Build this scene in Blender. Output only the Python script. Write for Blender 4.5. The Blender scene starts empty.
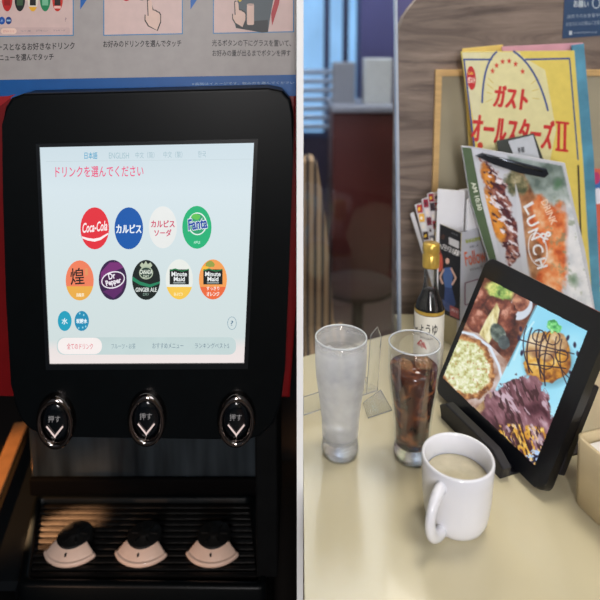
import bpy, bmesh, math, random
import numpy as np
from mathutils import Vector, Matrix
PI = math.pi
R = math.radians
sc = bpy.context.scene
COL = sc.collection

# ------------------------------------------------------------------ camera
F, YP, PITCH, CZ, TZ = 560.0, 127.0, R(7), 1.22, 0.72
CAM = Vector((0, 0, CZ))
cd = bpy.data.cameras.new('camera'); cam = bpy.data.objects.new('camera', cd); COL.objects.link(cam)
cam.location = CAM; cam.rotation_euler = (PI/2 - PITCH, 0, 0)
cd.sensor_width = 36; cd.lens = 36*F/600; cd.shift_y = (YP-300)/600
cd.clip_start = .02; cd.clip_end = 60
cd.dof.use_dof = True; cd.dof.focus_distance = .72; cd.dof.aperture_fstop = (cd.lens/1000)/0.0088
sc.camera = cam
# ------------------------------------------------------------------ world, exposure
sc.view_settings.view_transform = 'Standard'; sc.view_settings.look = 'None'
sc.view_settings.exposure = 0; sc.view_settings.gamma = 1; sc.view_settings.use_curve_mapping = False
w = bpy.data.worlds.new('world'); sc.world = w; w.use_nodes = True
w.node_tree.nodes['Background'].inputs[0].default_value = (.80, .88, 1, 1)
w.node_tree.nodes['Background'].inputs[1].default_value = .10
# ------------------------------------------------------------------ lamps
def area(name, loc, target, size, power, color, sy=None, spread=None):
    l = bpy.data.lights.new(name, 'AREA'); l.energy = power; l.color = color
    l.shape = 'RECTANGLE'; l.size = size; l.size_y = sy or size
    if spread: l.spread = spread
    o = bpy.data.objects.new(name, l); COL.objects.link(o); o.location = loc
    o.rotation_euler = (Vector(target)-Vector(loc)).to_track_quat('-Z', 'Y').to_euler(); return o
def spot(name, loc, target, power, color, ang, blend=.5, rad=.03):
    l = bpy.data.lights.new(name, 'SPOT'); l.energy = power; l.color = color
    l.spot_size = R(ang); l.spot_blend = blend; l.shadow_soft_size = rad
    o = bpy.data.objects.new(name, l); COL.objects.link(o); o.location = loc
    o.rotation_euler = (Vector(target)-Vector(loc)).to_track_quat('-Z', 'Y').to_euler(); return o
area('restaurant_ceiling_lamp', (.55, .86, 2.35), (.40, .75, .72), .35, 11, (1, .94, .82))
area('restaurant_back_lamp', (.25, 2.1, 2.35), (.15, .7, .72), .75, 24, (1, .95, .86))
area('rear_fill_light', (.9, 3.2, 2.6), (.5, 3.9, .8), .6, 26, (.9, .95, 1))  # added fill that brightens the blinds and back room, no lamp stands here
area('front_fill_light', (.9, -.5, 1.9), (.35, .8, .9), .9, 9, (.90, .95, 1))  # added front fill beside the camera, there is no window on this side
area('divider_fill_light', (0, -1.2, 1.4), (0, .6, 1.0), .22, 24, (1, .96, .95), 1.0)  # added light behind the camera that whitens the dividing wall's front edge
spot('grille_warm_fill', (-1.15, .60, .95), (-.432, .912, .385), 2300, (1, .52, .24), 5.0, .7, .012)  # added narrow spot standing in for the orange reflection on the grille slats
spot('drink_corner_rail_lamp', (-1.3, .6, .9), (-.60, 1.0, .38), 85, (1, .45, .14), 22, .6)
spot('drink_corner_low_lamp', (-.62, .25, .50), (-.24, .83, .39), 5.5, (1, .60, .38), 30, .9)

# ------------------------------------------------------------------ helpers
fw = Vector((0, math.cos(PITCH), -math.sin(PITCH))); upv = Vector((0, math.sin(PITCH), math.cos(PITCH)))
def ray(px, py): return fw + Vector((1, 0, 0))*((px-300)/F) + upv*((YP-py)/F)
def at_y(px, py, y): r = ray(px, py); return CAM + r*(y/r.y)
def at_z(px, py, z=TZ): r = ray(px, py); return CAM + r*((z-CZ)/r.z)
def rot(y, x, r): return Matrix.Rotation(R(y), 3, 'Z') @ Matrix.Rotation(R(x), 3, 'X') @ Matrix.Rotation(R(r), 3, 'Y')

class Frame:                       # a real plane standing in the room: x right, z up, -y to the viewer
    def __init__(s, o, M): s.o, s.M = Vector(o), M; s.W = Matrix.Translation(s.o) @ M.to_4x4()
    def uv(s, px, py):
        n = s.M.col[1]; r = ray(px, py); P = CAM + r*((s.o-CAM).dot(n)/r.dot(n)); q = s.M.transposed() @ (P-s.o); return (q.x, q.z)
    def push(s, d): return Frame(s.o + s.M.col[1]*d, s.M)
def hexc(c):
    if isinstance(c, str): c = tuple(int(c[i:i+2], 16) for i in (0, 2, 4))
    return tuple((v/255/12.92 if v/255 <= .04045 else ((v/255+.055)/1.055)**2.4) for v in c)
MATS = {}
def P(c, rough=.5, metal=0, var=.06, scale=40, bump=0, coat=0, trans=0, ior=1.45, emit=0, stretch=(1, 1, 1), spec=.5):
    key = (str(c), rough, metal, var, scale, bump, coat, trans, ior, emit, stretch, spec)
    if key in MATS: return MATS[key]
    m = bpy.data.materials.new('surface'); m.use_nodes = True; nt = m.node_tree; b = nt.nodes['Principled BSDF']
    lin = hexc(c)
    tc = nt.nodes.new('ShaderNodeTexCoord'); mp = nt.nodes.new('ShaderNodeMapping'); mp.inputs['Scale'].default_value = stretch
    nz = nt.nodes.new('ShaderNodeTexNoise'); nz.inputs['Scale'].default_value = scale; nz.inputs['Detail'].default_value = 4
    nt.links.new(tc.outputs['Object'], mp.inputs[0]); nt.links.new(mp.outputs[0], nz.inputs['Vector'])
    cr = nt.nodes.new('ShaderNodeValToRGB'); cr.color_ramp.elements[0].position = .3; cr.color_ramp.elements[1].position = .7
    cr.color_ramp.elements[0].color = (*[v*(1-var) for v in lin], 1); cr.color_ramp.elements[1].color = (*[min(1, v*(1+var)) for v in lin], 1)
    nt.links.new(nz.outputs['Fac'], cr.inputs[0])
    if emit:
        nt.links.new(cr.outputs[0], b.inputs['Emission Color']); b.inputs['Emission Strength'].default_value = emit
        b.inputs['Base Color'].default_value = (.01, .01, .01, 1)
    else: nt.links.new(cr.outputs[0], b.inputs['Base Color'])
    b.inputs['Roughness'].default_value = rough; b.inputs['Metallic'].default_value = metal; b.inputs['Coat Weight'].default_value = coat
    b.inputs['Transmission Weight'].default_value = trans; b.inputs['IOR'].default_value = ior; b.inputs['Specular IOR Level'].default_value = spec
    if bump:
        bp = nt.nodes.new('ShaderNodeBump'); bp.inputs['Strength'].default_value = bump; bp.inputs['Distance'].default_value = .001
        nt.links.new(nz.outputs['Fac'], bp.inputs['Height']); nt.links.new(bp.outputs[0], b.inputs['Normal'])
    MATS[key] = m; return m
def clear(tint=(1, 1, 1), gloss=.6, rough=.02, haze=0, name='clear_sheet', zr=None):
    m = bpy.data.materials.new(name); m.use_nodes = True; nt = m.node_tree; nt.nodes.clear()
    out = nt.nodes.new('ShaderNodeOutputMaterial'); tr = nt.nodes.new('ShaderNodeBsdfTransparent'); tr.inputs[0].default_value = (*tint, 1)
    gl = nt.nodes.new('ShaderNodeBsdfGlossy'); gl.inputs['Roughness'].default_value = rough
    fr = nt.nodes.new('ShaderNodeFresnel'); fr.inputs[0].default_value = 1.45
    mu = nt.nodes.new('ShaderNodeMath'); mu.operation = 'MULTIPLY'; mu.inputs[1].default_value = gloss; nt.links.new(fr.outputs[0], mu.inputs[0])
    mx = nt.nodes.new('ShaderNodeMixShader'); nt.links.new(mu.outputs[0], mx.inputs[0]); nt.links.new(tr.outputs[0], mx.inputs[1]); nt.links.new(gl.outputs[0], mx.inputs[2])
    last = mx
    if haze:
        df = nt.nodes.new('ShaderNodeBsdfDiffuse'); df.inputs[0].default_value = (.97, .97, .97, 1)
        tl = nt.nodes.new('ShaderNodeBsdfTranslucent'); tl.inputs[0].default_value = (.98, .98, .98, 1)
        ms = nt.nodes.new('ShaderNodeMixShader'); ms.inputs[0].default_value = .6; nt.links.new(df.outputs[0], ms.inputs[1]); nt.links.new(tl.outputs[0], ms.inputs[2])
        nz = nt.nodes.new('ShaderNodeTexNoise'); nz.inputs['Scale'].default_value = 45; nz.inputs['Detail'].default_value = 2
        tc = nt.nodes.new('ShaderNodeTexCoord'); nt.links.new(tc.outputs['Object'], nz.inputs['Vector'])
        mr = nt.nodes.new('ShaderNodeMapRange'); mr.inputs[1].default_value = .3; mr.inputs[2].default_value = .7
        mr.inputs[3].default_value = haze*.85; mr.inputs[4].default_value = min(1, haze*1.15); nt.links.new(nz.outputs['Fac'], mr.inputs[0])
        m2 = nt.nodes.new('ShaderNodeMixShader'); 
        fac = mr.outputs[0]
        if zr:                      # condensation sits on the cold middle of the glass, not on rim and foot
            sp = nt.nodes.new('ShaderNodeSeparateXYZ'); nt.links.new(tc.outputs['Object'], sp.inputs[0])
            for e0_, e1_ in ((zr[0], zr[1]), (zr[3], zr[2])):
                q = nt.nodes.new('ShaderNodeMapRange'); q.inputs[1].default_value = e0_; q.inputs[2].default_value = e1_; q.inputs[3].default_value = .22; q.inputs[4].default_value = 1; nt.links.new(sp.outputs['Z'], q.inputs[0])
                mm_ = nt.nodes.new('ShaderNodeMath'); mm_.operation = 'MULTIPLY'; nt.links.new(fac, mm_.inputs[0]); nt.links.new(q.outputs[0], mm_.inputs[1]); fac = mm_.outputs[0]
        nt.links.new(fac, m2.inputs[0]); nt.links.new(mx.outputs[0], m2.inputs[1]); nt.links.new(ms.outputs[0], m2.inputs[2]); last = m2
    nt.links.new(last.outputs[0], out.inputs[0]); return m

WM = {}
def link(o, parent=None, W=None):
    COL.objects.link(o); W = W or Matrix.Identity(4); WM[o.name] = W
    if parent: o.parent = parent; o.matrix_basis = WM[parent.name].inverted() @ W
    else: o.matrix_basis = W
    return o
def tag(o, label=None, cat=None, group=None, kind=None):
    for k, v in (('label', label), ('category', cat), ('group', group), ('kind', kind)):
        if v: o[k] = v
    return o
def empty(name, W, label, cat, group=None):
    o = bpy.data.objects.new(name, None); o.empty_display_size = .03; link(o, None, W); return tag(o, label, cat, group)
def at(p): return Matrix.Translation(Vector(p))

class MB:                          # collects shapes into one mesh
    def __init__(s): s.v, s.f, s.m, s.sm, s.mats = [], [], [], [], []
    def mi(s, m):
        if m not in s.mats: s.mats.append(m)
        return s.mats.index(m)
    def add(s, vs, fs, m, smooth=False):
        b = len(s.v); s.v += [tuple(v) for v in vs]; i = s.mi(m)
        for f in fs: s.f.append(tuple(b+k for k in f)); s.m.append(i); s.sm.append(smooth)
    def box(s, c, d, m, M=None, bev=0, seg=2):
        bm = bmesh.new(); bmesh.ops.create_cube(bm, size=1)
        for v in bm.verts: v.co = Vector((v.co.x*d[0], v.co.y*d[1], v.co.z*d[2]))
        if bev: bmesh.ops.bevel(bm, geom=bm.edges[:], offset=bev, segments=seg, profile=.5, affect='EDGES')
        for v in bm.verts: v.co = (M @ v.co if M else v.co) + Vector(c)
        s.bm(bm, m, bool(bev) and seg > 2)
    def bm(s, bm, m, smooth=False):
        bm.verts.index_update(); s.add([v.co for v in bm.verts], [[v.index for v in f.verts] for f in bm.faces], m, smooth); bm.free()
    def prism(s, pts, y0, y1, m, bev=0, seg=2):   # pts (x,z) ; front at y0 (smaller), back y1
        a = sum(pts[i][0]*pts[(i+1) % len(pts)][1]-pts[(i+1) % len(pts)][0]*pts[i][1] for i in range(len(pts)))
        if a < 0: pts = pts[::-1]
        bm = bmesh.new(); vs = [bm.verts.new((x, y0, z)) for x, z in pts]; vb = [bm.verts.new((x, y1, z)) for x, z in pts]; n = len(pts)
        f = bm.faces.new(vs); bm.faces.new(vb[::-1])
        for i in range(n): bm.faces.new((vs[i], vb[i], vb[(i+1) % n], vs[(i+1) % n]))
        if bev:
            bmesh.ops.bevel(bm, geom=list(f.edges), offset=bev, segments=seg, profile=.5, affect='EDGES')
        s.bm(bm, m)
    def lathe(s, prof, m, n=48, c=(0, 0, 0), a0=0, a1=2*PI, ex=1, ey=1, smooth=True):
        full = abs(a1-a0-2*PI) < 1e-6; k = n if full else n+1; vs = []; fs = []; L = len(prof)
        for i in range(k):
            a = a0+(a1-a0)*i/n
            for r, z in prof: vs.append((c[0]+r*math.cos(a)*ex, c[1]+r*math.sin(a)*ey, c[2]+z))
        for i in range(n):
            j = (i+1) % k
            for q in range(L-1): fs.append((i*L+q, j*L+q, j*L+q+1, i*L+q+1))
        s.add(vs, fs, m, smooth)
    def tube(s, pts, r, m, n=12, caps=True, ey=1):
        pts = [Vector(p) for p in pts]; rs = r if isinstance(r, (list, tuple)) else [r]*len(pts); vs = []; fs = []; prev = None
        for i, p in enumerate(pts):
            t = (pts[min(i+1, len(pts)-1)]-pts[max(i-1, 0)]).normalized()
            if prev is None: prev = Vector((0, 0, 1)) if abs(t.z) < .9 else Vector((1, 0, 0))
            a = (prev - t*prev.dot(t)).normalized(); b = t.cross(a); prev = a
            for k in range(n): an = 2*PI*k/n; vs.append(p + a*math.cos(an)*rs[i] + b*math.sin(an)*rs[i]*ey)
        for i in range(len(pts)-1):
            for k in range(n): fs.append((i*n+k, i*n+(k+1) % n, (i+1)*n+(k+1) % n, (i+1)*n+k))
        if caps: fs.append(tuple(range(n))[::-1]); fs.append(tuple((len(pts)-1)*n+k for k in range(n)))
        s.add(vs, fs, m, True)
    def build(s, name, parent=None, W=None, recalc=True):
        me = bpy.data.meshes.new(name); me.from_pydata(s.v, [], s.f); me.update()
        for m in s.mats: me.materials.append(m)
        me.polygons.foreach_set('material_index', s.m); me.polygons.foreach_set('use_smooth', s.sm)
        if recalc:
            bm = bmesh.new(); bm.from_mesh(me); bmesh.ops.remove_doubles(bm, verts=bm.verts, dist=1e-7)
            bmesh.ops.recalc_face_normals(bm, faces=bm.faces); bm.to_mesh(me); bm.free()
        o = bpy.data.objects.new(name, me); return link(o, parent, W)

TXT = {}
def glyphs(body, weight=0, shear=0):
    k = (body, weight, shear)
    if k not in TXT:
        c = bpy.data.curves.new('t', 'FONT'); c.body = body; c.resolution_u = 3; c.offset = weight; c.shear = shear; c.align_x = 'LEFT'
        o = bpy.data.objects.new('t', c); COL.objects.link(o); dg = bpy.context.evaluated_depsgraph_get(); dg.update()
        m = bpy.data.meshes.new_from_object(o.evaluated_get(dg))
        vs = [(v.co.x, v.co.y) for v in m.vertices]; fs = [tuple(p.vertices) for p in m.polygons]
        bpy.data.objects.remove(o); bpy.data.curves.remove(c); bpy.data.meshes.remove(m)
        x0 = min(v[0] for v in vs); x1 = max(v[0] for v in vs); y0 = min(v[1] for v in vs); y1 = max(v[1] for v in vs)
        TXT[k] = ([((x-(x0+x1)/2)/(x1-x0), (y-(y0+y1)/2)/(y1-y0)) for x, y in vs], fs)
    return TXT[k]
def clip_poly(pts, quad):
    out = pts
    for i in range(len(quad)):
        a, b = quad[i], quad[(i+1) % len(quad)]; inp, out = out, []
        if not inp: return []
        side = lambda p: (b[0]-a[0])*(p[1]-a[1])-(b[1]-a[1])*(p[0]-a[0])
        for j in range(len(inp)):
            p, q = inp[j-1], inp[j]; sp, sq = side(p), side(q)
            if (sp >= 0) != (sq >= 0): t = sp/(sp-sq); out.append((p[0]+(q[0]-p[0])*t, p[1]+(q[1]-p[1])*t))
            if sq >= 0: out.append(q)
    return out
class Art:                         # flat printed or displayed shapes lying on a plane or round a cylinder
    def __init__(s, frame=None, off=.0002, emit=0, rough=.5, clip=None, mapper=None, eps=4e-6, var=None):
        s.var = var
        s.fr, s.off, s.emit, s.rough, s.clip, s.mapper, s.eps = frame, off, emit, rough, clip, mapper, eps; s.mb = MB(); s.n = 0
    def mat(s, c):
        if not isinstance(c, (str, tuple)): return c
        return P(c, s.rough, emit=s.emit, var=s.var or .02, scale=350 if s.var else 40) if s.emit else P(c, s.rough, var=s.var or .05, scale=300 if s.var else 60)
    def pt(s, p, d):
        if s.mapper: return s.mapper(p[0], p[1], d)
        u, v = s.fr.uv(*p); return (u, -d, v)
    def raw(s, pts, fs, c):
        s.n += 1; d = s.off+s.n*s.eps; s.mb.add([s.pt(p, d) for p in pts], fs, s.mat(c))
    def poly(s, pts, c):
        a = sum(pts[i-1][0]*pts[i][1]-pts[i][0]*pts[i-1][1] for i in range(len(pts)))
        if a > 0: pts = pts[::-1]
        if s.clip: pts = clip_poly(list(pts), s.clip)
        if len(pts) > 2: s.raw(pts, [tuple(range(len(pts)))], c)
    def rect(s, x0, y0, x1, y1, c, r=0):
        if not r: return s.poly([(x0, y0), (x1, y0), (x1, y1), (x0, y1)], c)
        p = []
        for cx, cy, a in ((x1-r, y0+r, -90), (x1-r, y1-r, 0), (x0+r, y1-r, 90), (x0+r, y0+r, 180)):
            for k in range(7): t = R(a+15*k); p.append((cx+r*math.cos(t), cy+r*math.sin(t)))
        s.poly(p, c)
    def ell(s, cx, cy, rx, ry, c, a0=0, a1=360, n=28, rot=0):
        p = []
        for k in range(n): t = R(a0+(a1-a0)*k/(n if a1-a0 == 360 else n-1)); x, y = rx*math.cos(t), ry*math.sin(t); q = R(rot); p.append((cx+x*math.cos(q)-y*math.sin(q), cy+x*math.sin(q)+y*math.cos(q)))
        s.poly(p, c)
    def ring(s, cx, cy, rx, ry, w, c, n=36, rot=0):
        vs = []; q = R(rot)
        for k in range(n):
            t = 2*PI*k/n
            for e in (0, w): x, y = (rx-e)*math.cos(t), (ry-e)*math.sin(t); vs.append((cx+x*math.cos(q)-y*math.sin(q), cy+x*math.sin(q)+y*math.cos(q)))
        s.raw(vs, [(2*k, 2*k+1, (2*k+3) % (2*n), (2*k+2) % (2*n)) for k in range(n)], c)
    def line(s, pts, w, c):
        for (x0, y0), (x1, y1) in zip(pts, pts[1:]):
            L = math.hypot(x1-x0, y1-y0) or 1; nx, ny = -(y1-y0)/L*w/2, (x1-x0)/L*w/2
            s.poly([(x0+nx, y0+ny), (x1+nx, y1+ny), (x1-nx, y1-ny), (x0-nx, y0-ny)], c); s.n -= 0 if s.clip is None else 0
    def blob(s, cx, cy, rx, ry, c, rng, n=11, j=.25, rot=0):
        p = []; q = R(rot)
        for k in range(n): t = 2*PI*k/n; e = 1+rng.uniform(-j, j); x, y = rx*e*math.cos(t), ry*e*math.sin(t); p.append((cx+x*math.cos(q)-y*math.sin(q), cy+x*math.sin(q)+y*math.cos(q)))
        s.poly(p, c)
    def text(s, body, cx, cy, wpx, hpx, c, weight=0, shear=0, rot=0):
        q = R(rot); heavy = weight > .015 and ord(max(body)) > 0x2fff
        vs, fs = glyphs(body, .008 if heavy else weight, shear); dd = hpx*weight*.9
        for ox, oy in (((-dd, 0), (dd, 0), (0, -dd*.5), (0, dd*.5)) if heavy else ((0, 0),)):
            s.raw([(cx+ox+x*wpx*math.cos(q)+y*hpx*math.sin(q), cy+oy+x*wpx*math.sin(q)-y*hpx*math.cos(q)) for x, y in vs], fs, c)
    def arch(s, body, cx, cy, rx, ry, a0, a1, size, c):   # small marks set on an arc
        for k, ch in enumerate(body):
            t = R(a0+(a1-a0)*k/max(1, len(body)-1)); s.text(ch, cx+rx*math.cos(t), cy+ry*math.sin(t), size, size, c)
    def build(s, name, parent, W=None): return s.mb.build(name, parent, W or (s.fr.W if s.fr else None), recalc=False)
# pictures (food photographs) are computed as fine coloured grids lying on their plane
class Pic:
    def __init__(s, x0, y0, x1, y1, step):
        s.xs = np.arange(x0, x1+.01, step); s.ys = np.arange(y0, y1+.01, step); s.X, s.Y = np.meshgrid(s.xs, s.ys); s.I = np.zeros(s.X.shape+(3,))
    def noise(s, sc, seed, oct=4, ax=1, ay=1, rot=0):
        q = R(rot); U = ((s.X*math.cos(q)+s.Y*math.sin(q))/sc*ax); V = ((-s.X*math.sin(q)+s.Y*math.cos(q))/sc*ay); out = 0; amp = 1; tot = 0
        g = np.random.RandomState(seed)
        for o in range(oct):
            T = g.rand(64, 64); u = U*2**o+17.3*o; v = V*2**o+9.1*o; i = np.floor(u).astype(int); j = np.floor(v).astype(int); f = u-i; h = v-j; f = f*f*(3-2*f); h = h*h*(3-2*h)
            G = lambda a, b: T[a % 64, b % 64]
            out = out+amp*((G(i, j)*(1-f)+G(i+1, j)*f)*(1-h)+(G(i, j+1)*(1-f)+G(i+1, j+1)*f)*h); tot += amp; amp *= .55
        n = out/tot; return np.clip((n-.5)*1.7+.5, 0, 1)
    def pal(s, n, cols):
        p = np.linspace(0, 1, len(cols)); return np.stack([np.interp(n, p, [c[k] for c in cols]) for k in range(3)], -1)
    def put(s, m, c): m = np.clip(m, 0, 1)[..., None]; s.I = s.I*(1-m)+np.asarray(c, float)*m
    def dist(s, cx, cy, rx, ry, rot=0):
        q = R(rot); dx, dy = s.X-cx, s.Y-cy; a = (dx*math.cos(q)+dy*math.sin(q))/rx; b = (-dx*math.sin(q)+dy*math.cos(q))/ry; return np.sqrt(a*a+b*b)
    def ell(s, cx, cy, rx, ry, rot=0, soft=1.2, wob=0, seed=1):
        d = s.dist(cx, cy, rx, ry, rot)
        if wob: d = d+(s.noise(7, seed, 3)-.5)*wob
        return (1-d)*min(rx, ry)/soft+.5
    def poly(s, pts, soft=.8):
        a = sum(pts[i-1][0]*pts[i][1]-pts[i][0]*pts[i-1][1] for i in range(len(pts)))
        if a < 0: pts = pts[::-1]
        m = 1e9
        for i in range(len(pts)):
            p, q = pts[i-1], pts[i]; L = math.hypot(q[0]-p[0], q[1]-p[1]); m = np.minimum(m, ((q[0]-p[0])*(s.Y-p[1])-(q[1]-p[1])*(s.X-p[0]))/L)
        return m/soft+.5
    def stroke(s, pts, w, soft=.7):
        m = np.full(s.X.shape, 1e9)
        for (x0, y0), (x1, y1) in zip(pts, pts[1:]):
            L2 = (x1-x0)**2+(y1-y0)**2+1e-9; t = np.clip(((s.X-x0)*(x1-x0)+(s.Y-y0)*(y1-y0))/L2, 0, 1); m = np.minimum(m, np.hypot(s.X-x0-t*(x1-x0), s.Y-y0-t*(y1-y0)))
        return (w/2-m)/soft+.5
    def build(s, name, frame, inside, off, emit, parent):
        M = np.clip(s.I, 0, 255)/255; lin = np.where(M <= .04045, M/12.92, ((M+.055)/1.055)**2.4)
        ny, nx = s.X.shape; idx = {}; vs = []; cs = []; fs = []
        ok = inside(s)
        def vi(j, i):
            if (j, i) not in idx: idx[(j, i)] = len(vs); u_, v_ = frame.uv(s.xs[i], s.ys[j]); vs.append((u_, -off, v_)); cs.append((*lin[j, i], 1))
            return idx[(j, i)]
        for j in range(ny-1):
            for i in range(nx-1):
                if ok[j, i] and ok[j+1, i] and ok[j, i+1] and ok[j+1, i+1]: fs.append((vi(j, i), vi(j+1, i), vi(j+1, i+1), vi(j, i+1)))
        me = bpy.data.meshes.new(name); me.from_pydata(vs, [], fs); at_ = me.color_attributes.new('picture', 'FLOAT_COLOR', 'POINT'); at_.data.foreach_set('color', np.array(cs, dtype=np.float32).ravel())
        m = bpy.data.materials.new('picture'); m.use_nodes = True; nt = m.node_tree; b = nt.nodes['Principled BSDF']; an = nt.nodes.new('ShaderNodeAttribute'); an.attribute_name = 'picture'
        if emit: nt.links.new(an.outputs['Color'], b.inputs['Emission Color']); b.inputs['Emission Strength'].default_value = emit; b.inputs['Base Color'].default_value = (.01, .01, .01, 1); b.inputs['Roughness'].default_value = .3
        else: nt.links.new(an.outputs['Color'], b.inputs['Base Color']); b.inputs['Roughness'].default_value = .4
        me.materials.append(m); o = bpy.data.objects.new(name, me); return link(o, parent, frame.W)
def copy_tree(o, M):               # copy a thing, its parts and sub-parts, moved by M
    c = o.copy(); COL.objects.link(c)
    WM[c.name] = M @ WM[o.name]; c.matrix_basis = WM[c.name]
    def rec(src, dst):
        for ch in [q for q in bpy.data.objects if q.parent == src]:
            d = ch.copy(); COL.objects.link(d); d.parent = dst; rec(ch, d)
    rec(o, c); return c
def struct(o, parent=None): return tag(o, kind='structure')

# ================================================================== SETTING
white_wall = P((240, 240, 240), .7, var=.01)
b = MB(); b.box((0, 2.7, 1.4), (.0074, 4.2, 2.8), white_wall); struct(b.build('wall_middle'))
dark = P((26, 22, 22), .8)
b = MB(); b.box((-1.55, 1.2, -.02), (3.10, 7.2, .04), P((38, 34, 32), .6, scale=8, bump=.2)); struct(b.build('floor'))
b = MB(); b.box((1.8, 1.2, -.02), (3.60, 7.2, .04), P((74, 52, 42), .5, scale=8, bump=.2)); struct(b.build('floor'))
b = MB(); b.box((-1.55, 1.7, 2.82), (3.10, 6.2, .04), dark); struct(b.build('ceiling'))
b = MB(); b.box((-1.6, 1.7, 1.4), (.05, 6.2, 2.8), dark); struct(b.build('wall_left'))
b = MB(); b.box((-.79, 1.6, 1.4), (1.57, .05, 2.8), dark); struct(b.build('wall_back'))

cw = P((206, 196, 178), .8, scale=5)
b = MB(); b.box((1.8, 1.2, 2.82), (3.6, 7.2, .04), cw); struct(b.build('ceiling'))
b = MB(); b.box((1.8, -2.4, 1.4), (3.6, .05, 2.8), cw); struct(b.build('wall_front'))
b = MB(); b.box((3.6, 1.0, 1.4), (.05, 6.7, 2.8), cw); struct(b.build('wall_side'))
# wood-grain wall on the right
def wood(c1, c2, c3, sx=1.2, sz=14, dist=1.6):
    m = bpy.data.materials.new('wood_grain'); m.use_nodes = True; nt = m.node_tree; b = nt.nodes['Principled BSDF']
    tc = nt.nodes.new('ShaderNodeTexCoord'); mp = nt.nodes.new('ShaderNodeMapping'); mp.inputs['Scale'].default_value = (sx, sx, sz); mp.inputs['Rotation'].default_value = (0, R(3), 0)
    n1 = nt.nodes.new('ShaderNodeTexNoise'); n1.inputs['Scale'].default_value = 2.0; n1.inputs['Detail'].default_value = 7; n1.inputs['Distortion'].default_value = dist; n1.inputs['Roughness'].default_value = .65
    cr = nt.nodes.new('ShaderNodeValToRGB'); e = cr.color_ramp.elements; e[0].position = .32; e[1].position = .72
    e[0].color = (*hexc(c1), 1); e[1].color = (*hexc(c3), 1); k = e.new(.5); k.color = (*hexc(c2), 1)
    nt.links.new(tc.outputs['Object'], mp.inputs[0]); nt.links.new(mp.outputs[0], n1.inputs['Vector']); nt.links.new(n1.outputs['Fac'], cr.inputs[0]); nt.links.new(cr.outputs[0], b.inputs['Base Color'])
    b.inputs['Roughness'].default_value = .6; return m
WY = 1.05
wf = Frame((0, WY, CZ), rot(0, 0, 0))
wood_m = wood((74, 60, 54), (116, 100, 90), (146, 128, 116), 1.0, 9, 2.2)
b = MB()
u = lambda x, y: wf.uv(x, y)
zt, zb = u(400, -160)[1], -CZ
xr = 1.6
corner = [u(397, 44), u(399, 30), u(404, 16), u(411, 6), u(418, -2), (u(430, -12)[0], u(430, -12)[1])]
b.prism([(u(400, 300)[0], zb)] + corner + [(xr, u(430, -14)[1]), (xr, zb)], 0, .04, wood_m)
struct(b.build('wall_right', W=wf.W))
frame_m = P((196, 160, 106), .5, var=.12, scale=30, stretch=(1, 1, 6)); cream_m = P((158, 150, 128), .7, var=.08, scale=9)
b = MB(); x0, z1 = u(435, 69.5); x1, z0 = u(440.5, 75.5); b.prism([(x0, z1), (xr-.3, z1), (xr-.3, z0), (x1, z0), (x1, TZ+.02-CZ), (x0, TZ+.02-CZ)], -.008, 0, frame_m, .001)
struct(b.build('trim_1', W=wf.W))
b = MB(); b.prism([(x1, z0), (xr-.3, z0), (xr-.3, TZ+.02-CZ), (x1, TZ+.02-CZ)], -.002, 0, cream_m); struct(b.build('trim_2', W=wf.W))

# table
tp = [at_z(303.2, 357), at_z(401, 331.5)]
tm = P((197, 187, 157), .22, var=.035, scale=3, coat=.15, spec=.4)
b = MB(); zz = TZ
pts = [(.0042, .45), (.95, .45), (.95, WY-.001), (tp[1].x, WY-.001), (tp[1].x, tp[1].y), (.0042, tp[0].y)]
bmx = bmesh.new(); vs = [bmx.verts.new((x, y, 0)) for x, y in pts]; vb = [bmx.verts.new((x, y, -.035)) for x, y in pts]
f = bmx.faces.new(vs); bmx.faces.new(vb[::-1])
for i in range(len(pts)): bmx.faces.new((vs[i], vb[i], vb[(i+1) % len(pts)], vs[(i+1) % len(pts)]))
b.bm(bmx, tm)
tb = empty('dining_table', at((.45, .75, 0)), 'cream laminate restaurant table carrying the glasses, mug and tablet', 'table')
b.build('tabletop', tb, at((0, 0, TZ)))
b = MB(); b.lathe([(0, 0), (.22, 0), (.22, .012), (.03, .03), (.03, TZ-.04), (.12, TZ-.036), (0, TZ-.036)], P((60, 60, 62), .4, .6), 32); b.build('leg', tb, at((.45, .75, 0)))

# ------------------------------------------------------------------ back of the restaurant, seen through the clear pane
BY = 4.3
wf2 = Frame((0, BY, CZ), rot(0, 0, 0))
b = MB(); g = lambda x, y: wf2.uv(x, y)
# wall with a window opening: built as pieces round it
wx0, wz1 = .0042, g(303, -90)[1]; wx1, wz0 = g(368, 135)
bw = P((92, 80, 96), .8)
b.prism([(wx1, -CZ), (3.4, -CZ), (3.4, 1.5), (wx1, 1.5)], 0, .08, bw); b.prism([(wx0, -CZ), (wx1, -CZ), (wx1, wz0), (wx0, wz0)], 0, .08, bw)
b.prism([(wx0, wz1), (wx1, wz1), (wx1, 1.5), (wx0, 1.5)], 0, .08, bw); struct(b.build('wall_far', W=wf2.W))
win = MB(); win.prism([(wx0, wz0), (wx1, wz0), (wx1, wz1), (wx0, wz1)], .05, .06, P((150, 196, 232), .3, emit=1.2, var=.25, scale=2.2, stretch=(1, 1, .5)))
wo = struct(win.build('window_1', W=wf2.W))
fm = P((84, 92, 122), .5); b = MB()
for px in (327, 346):
    x = g(px, 0)[0]; b.box((x, .02, (wz0+wz1)/2), (.045, .05, wz1-wz0), fm)
b.box(((wx0+wx1)/2, .02, wz0), (wx1-wx0, .06, .04), fm); b.build('window_frame', wo, wf2.W)
b = MB(); bl = P((226, 234, 244), .6)
for k in range(7):
    z = g(300, 72+9*k)[1]; b.box(((wx0+g(336, 0)[0])/2, -.04, z), (g(336, 0)[0]-wx0, .03, .034), bl, Matrix.Rotation(R(35), 3, 'X'))
b.build('window_blind', wo, wf2.W)
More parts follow.
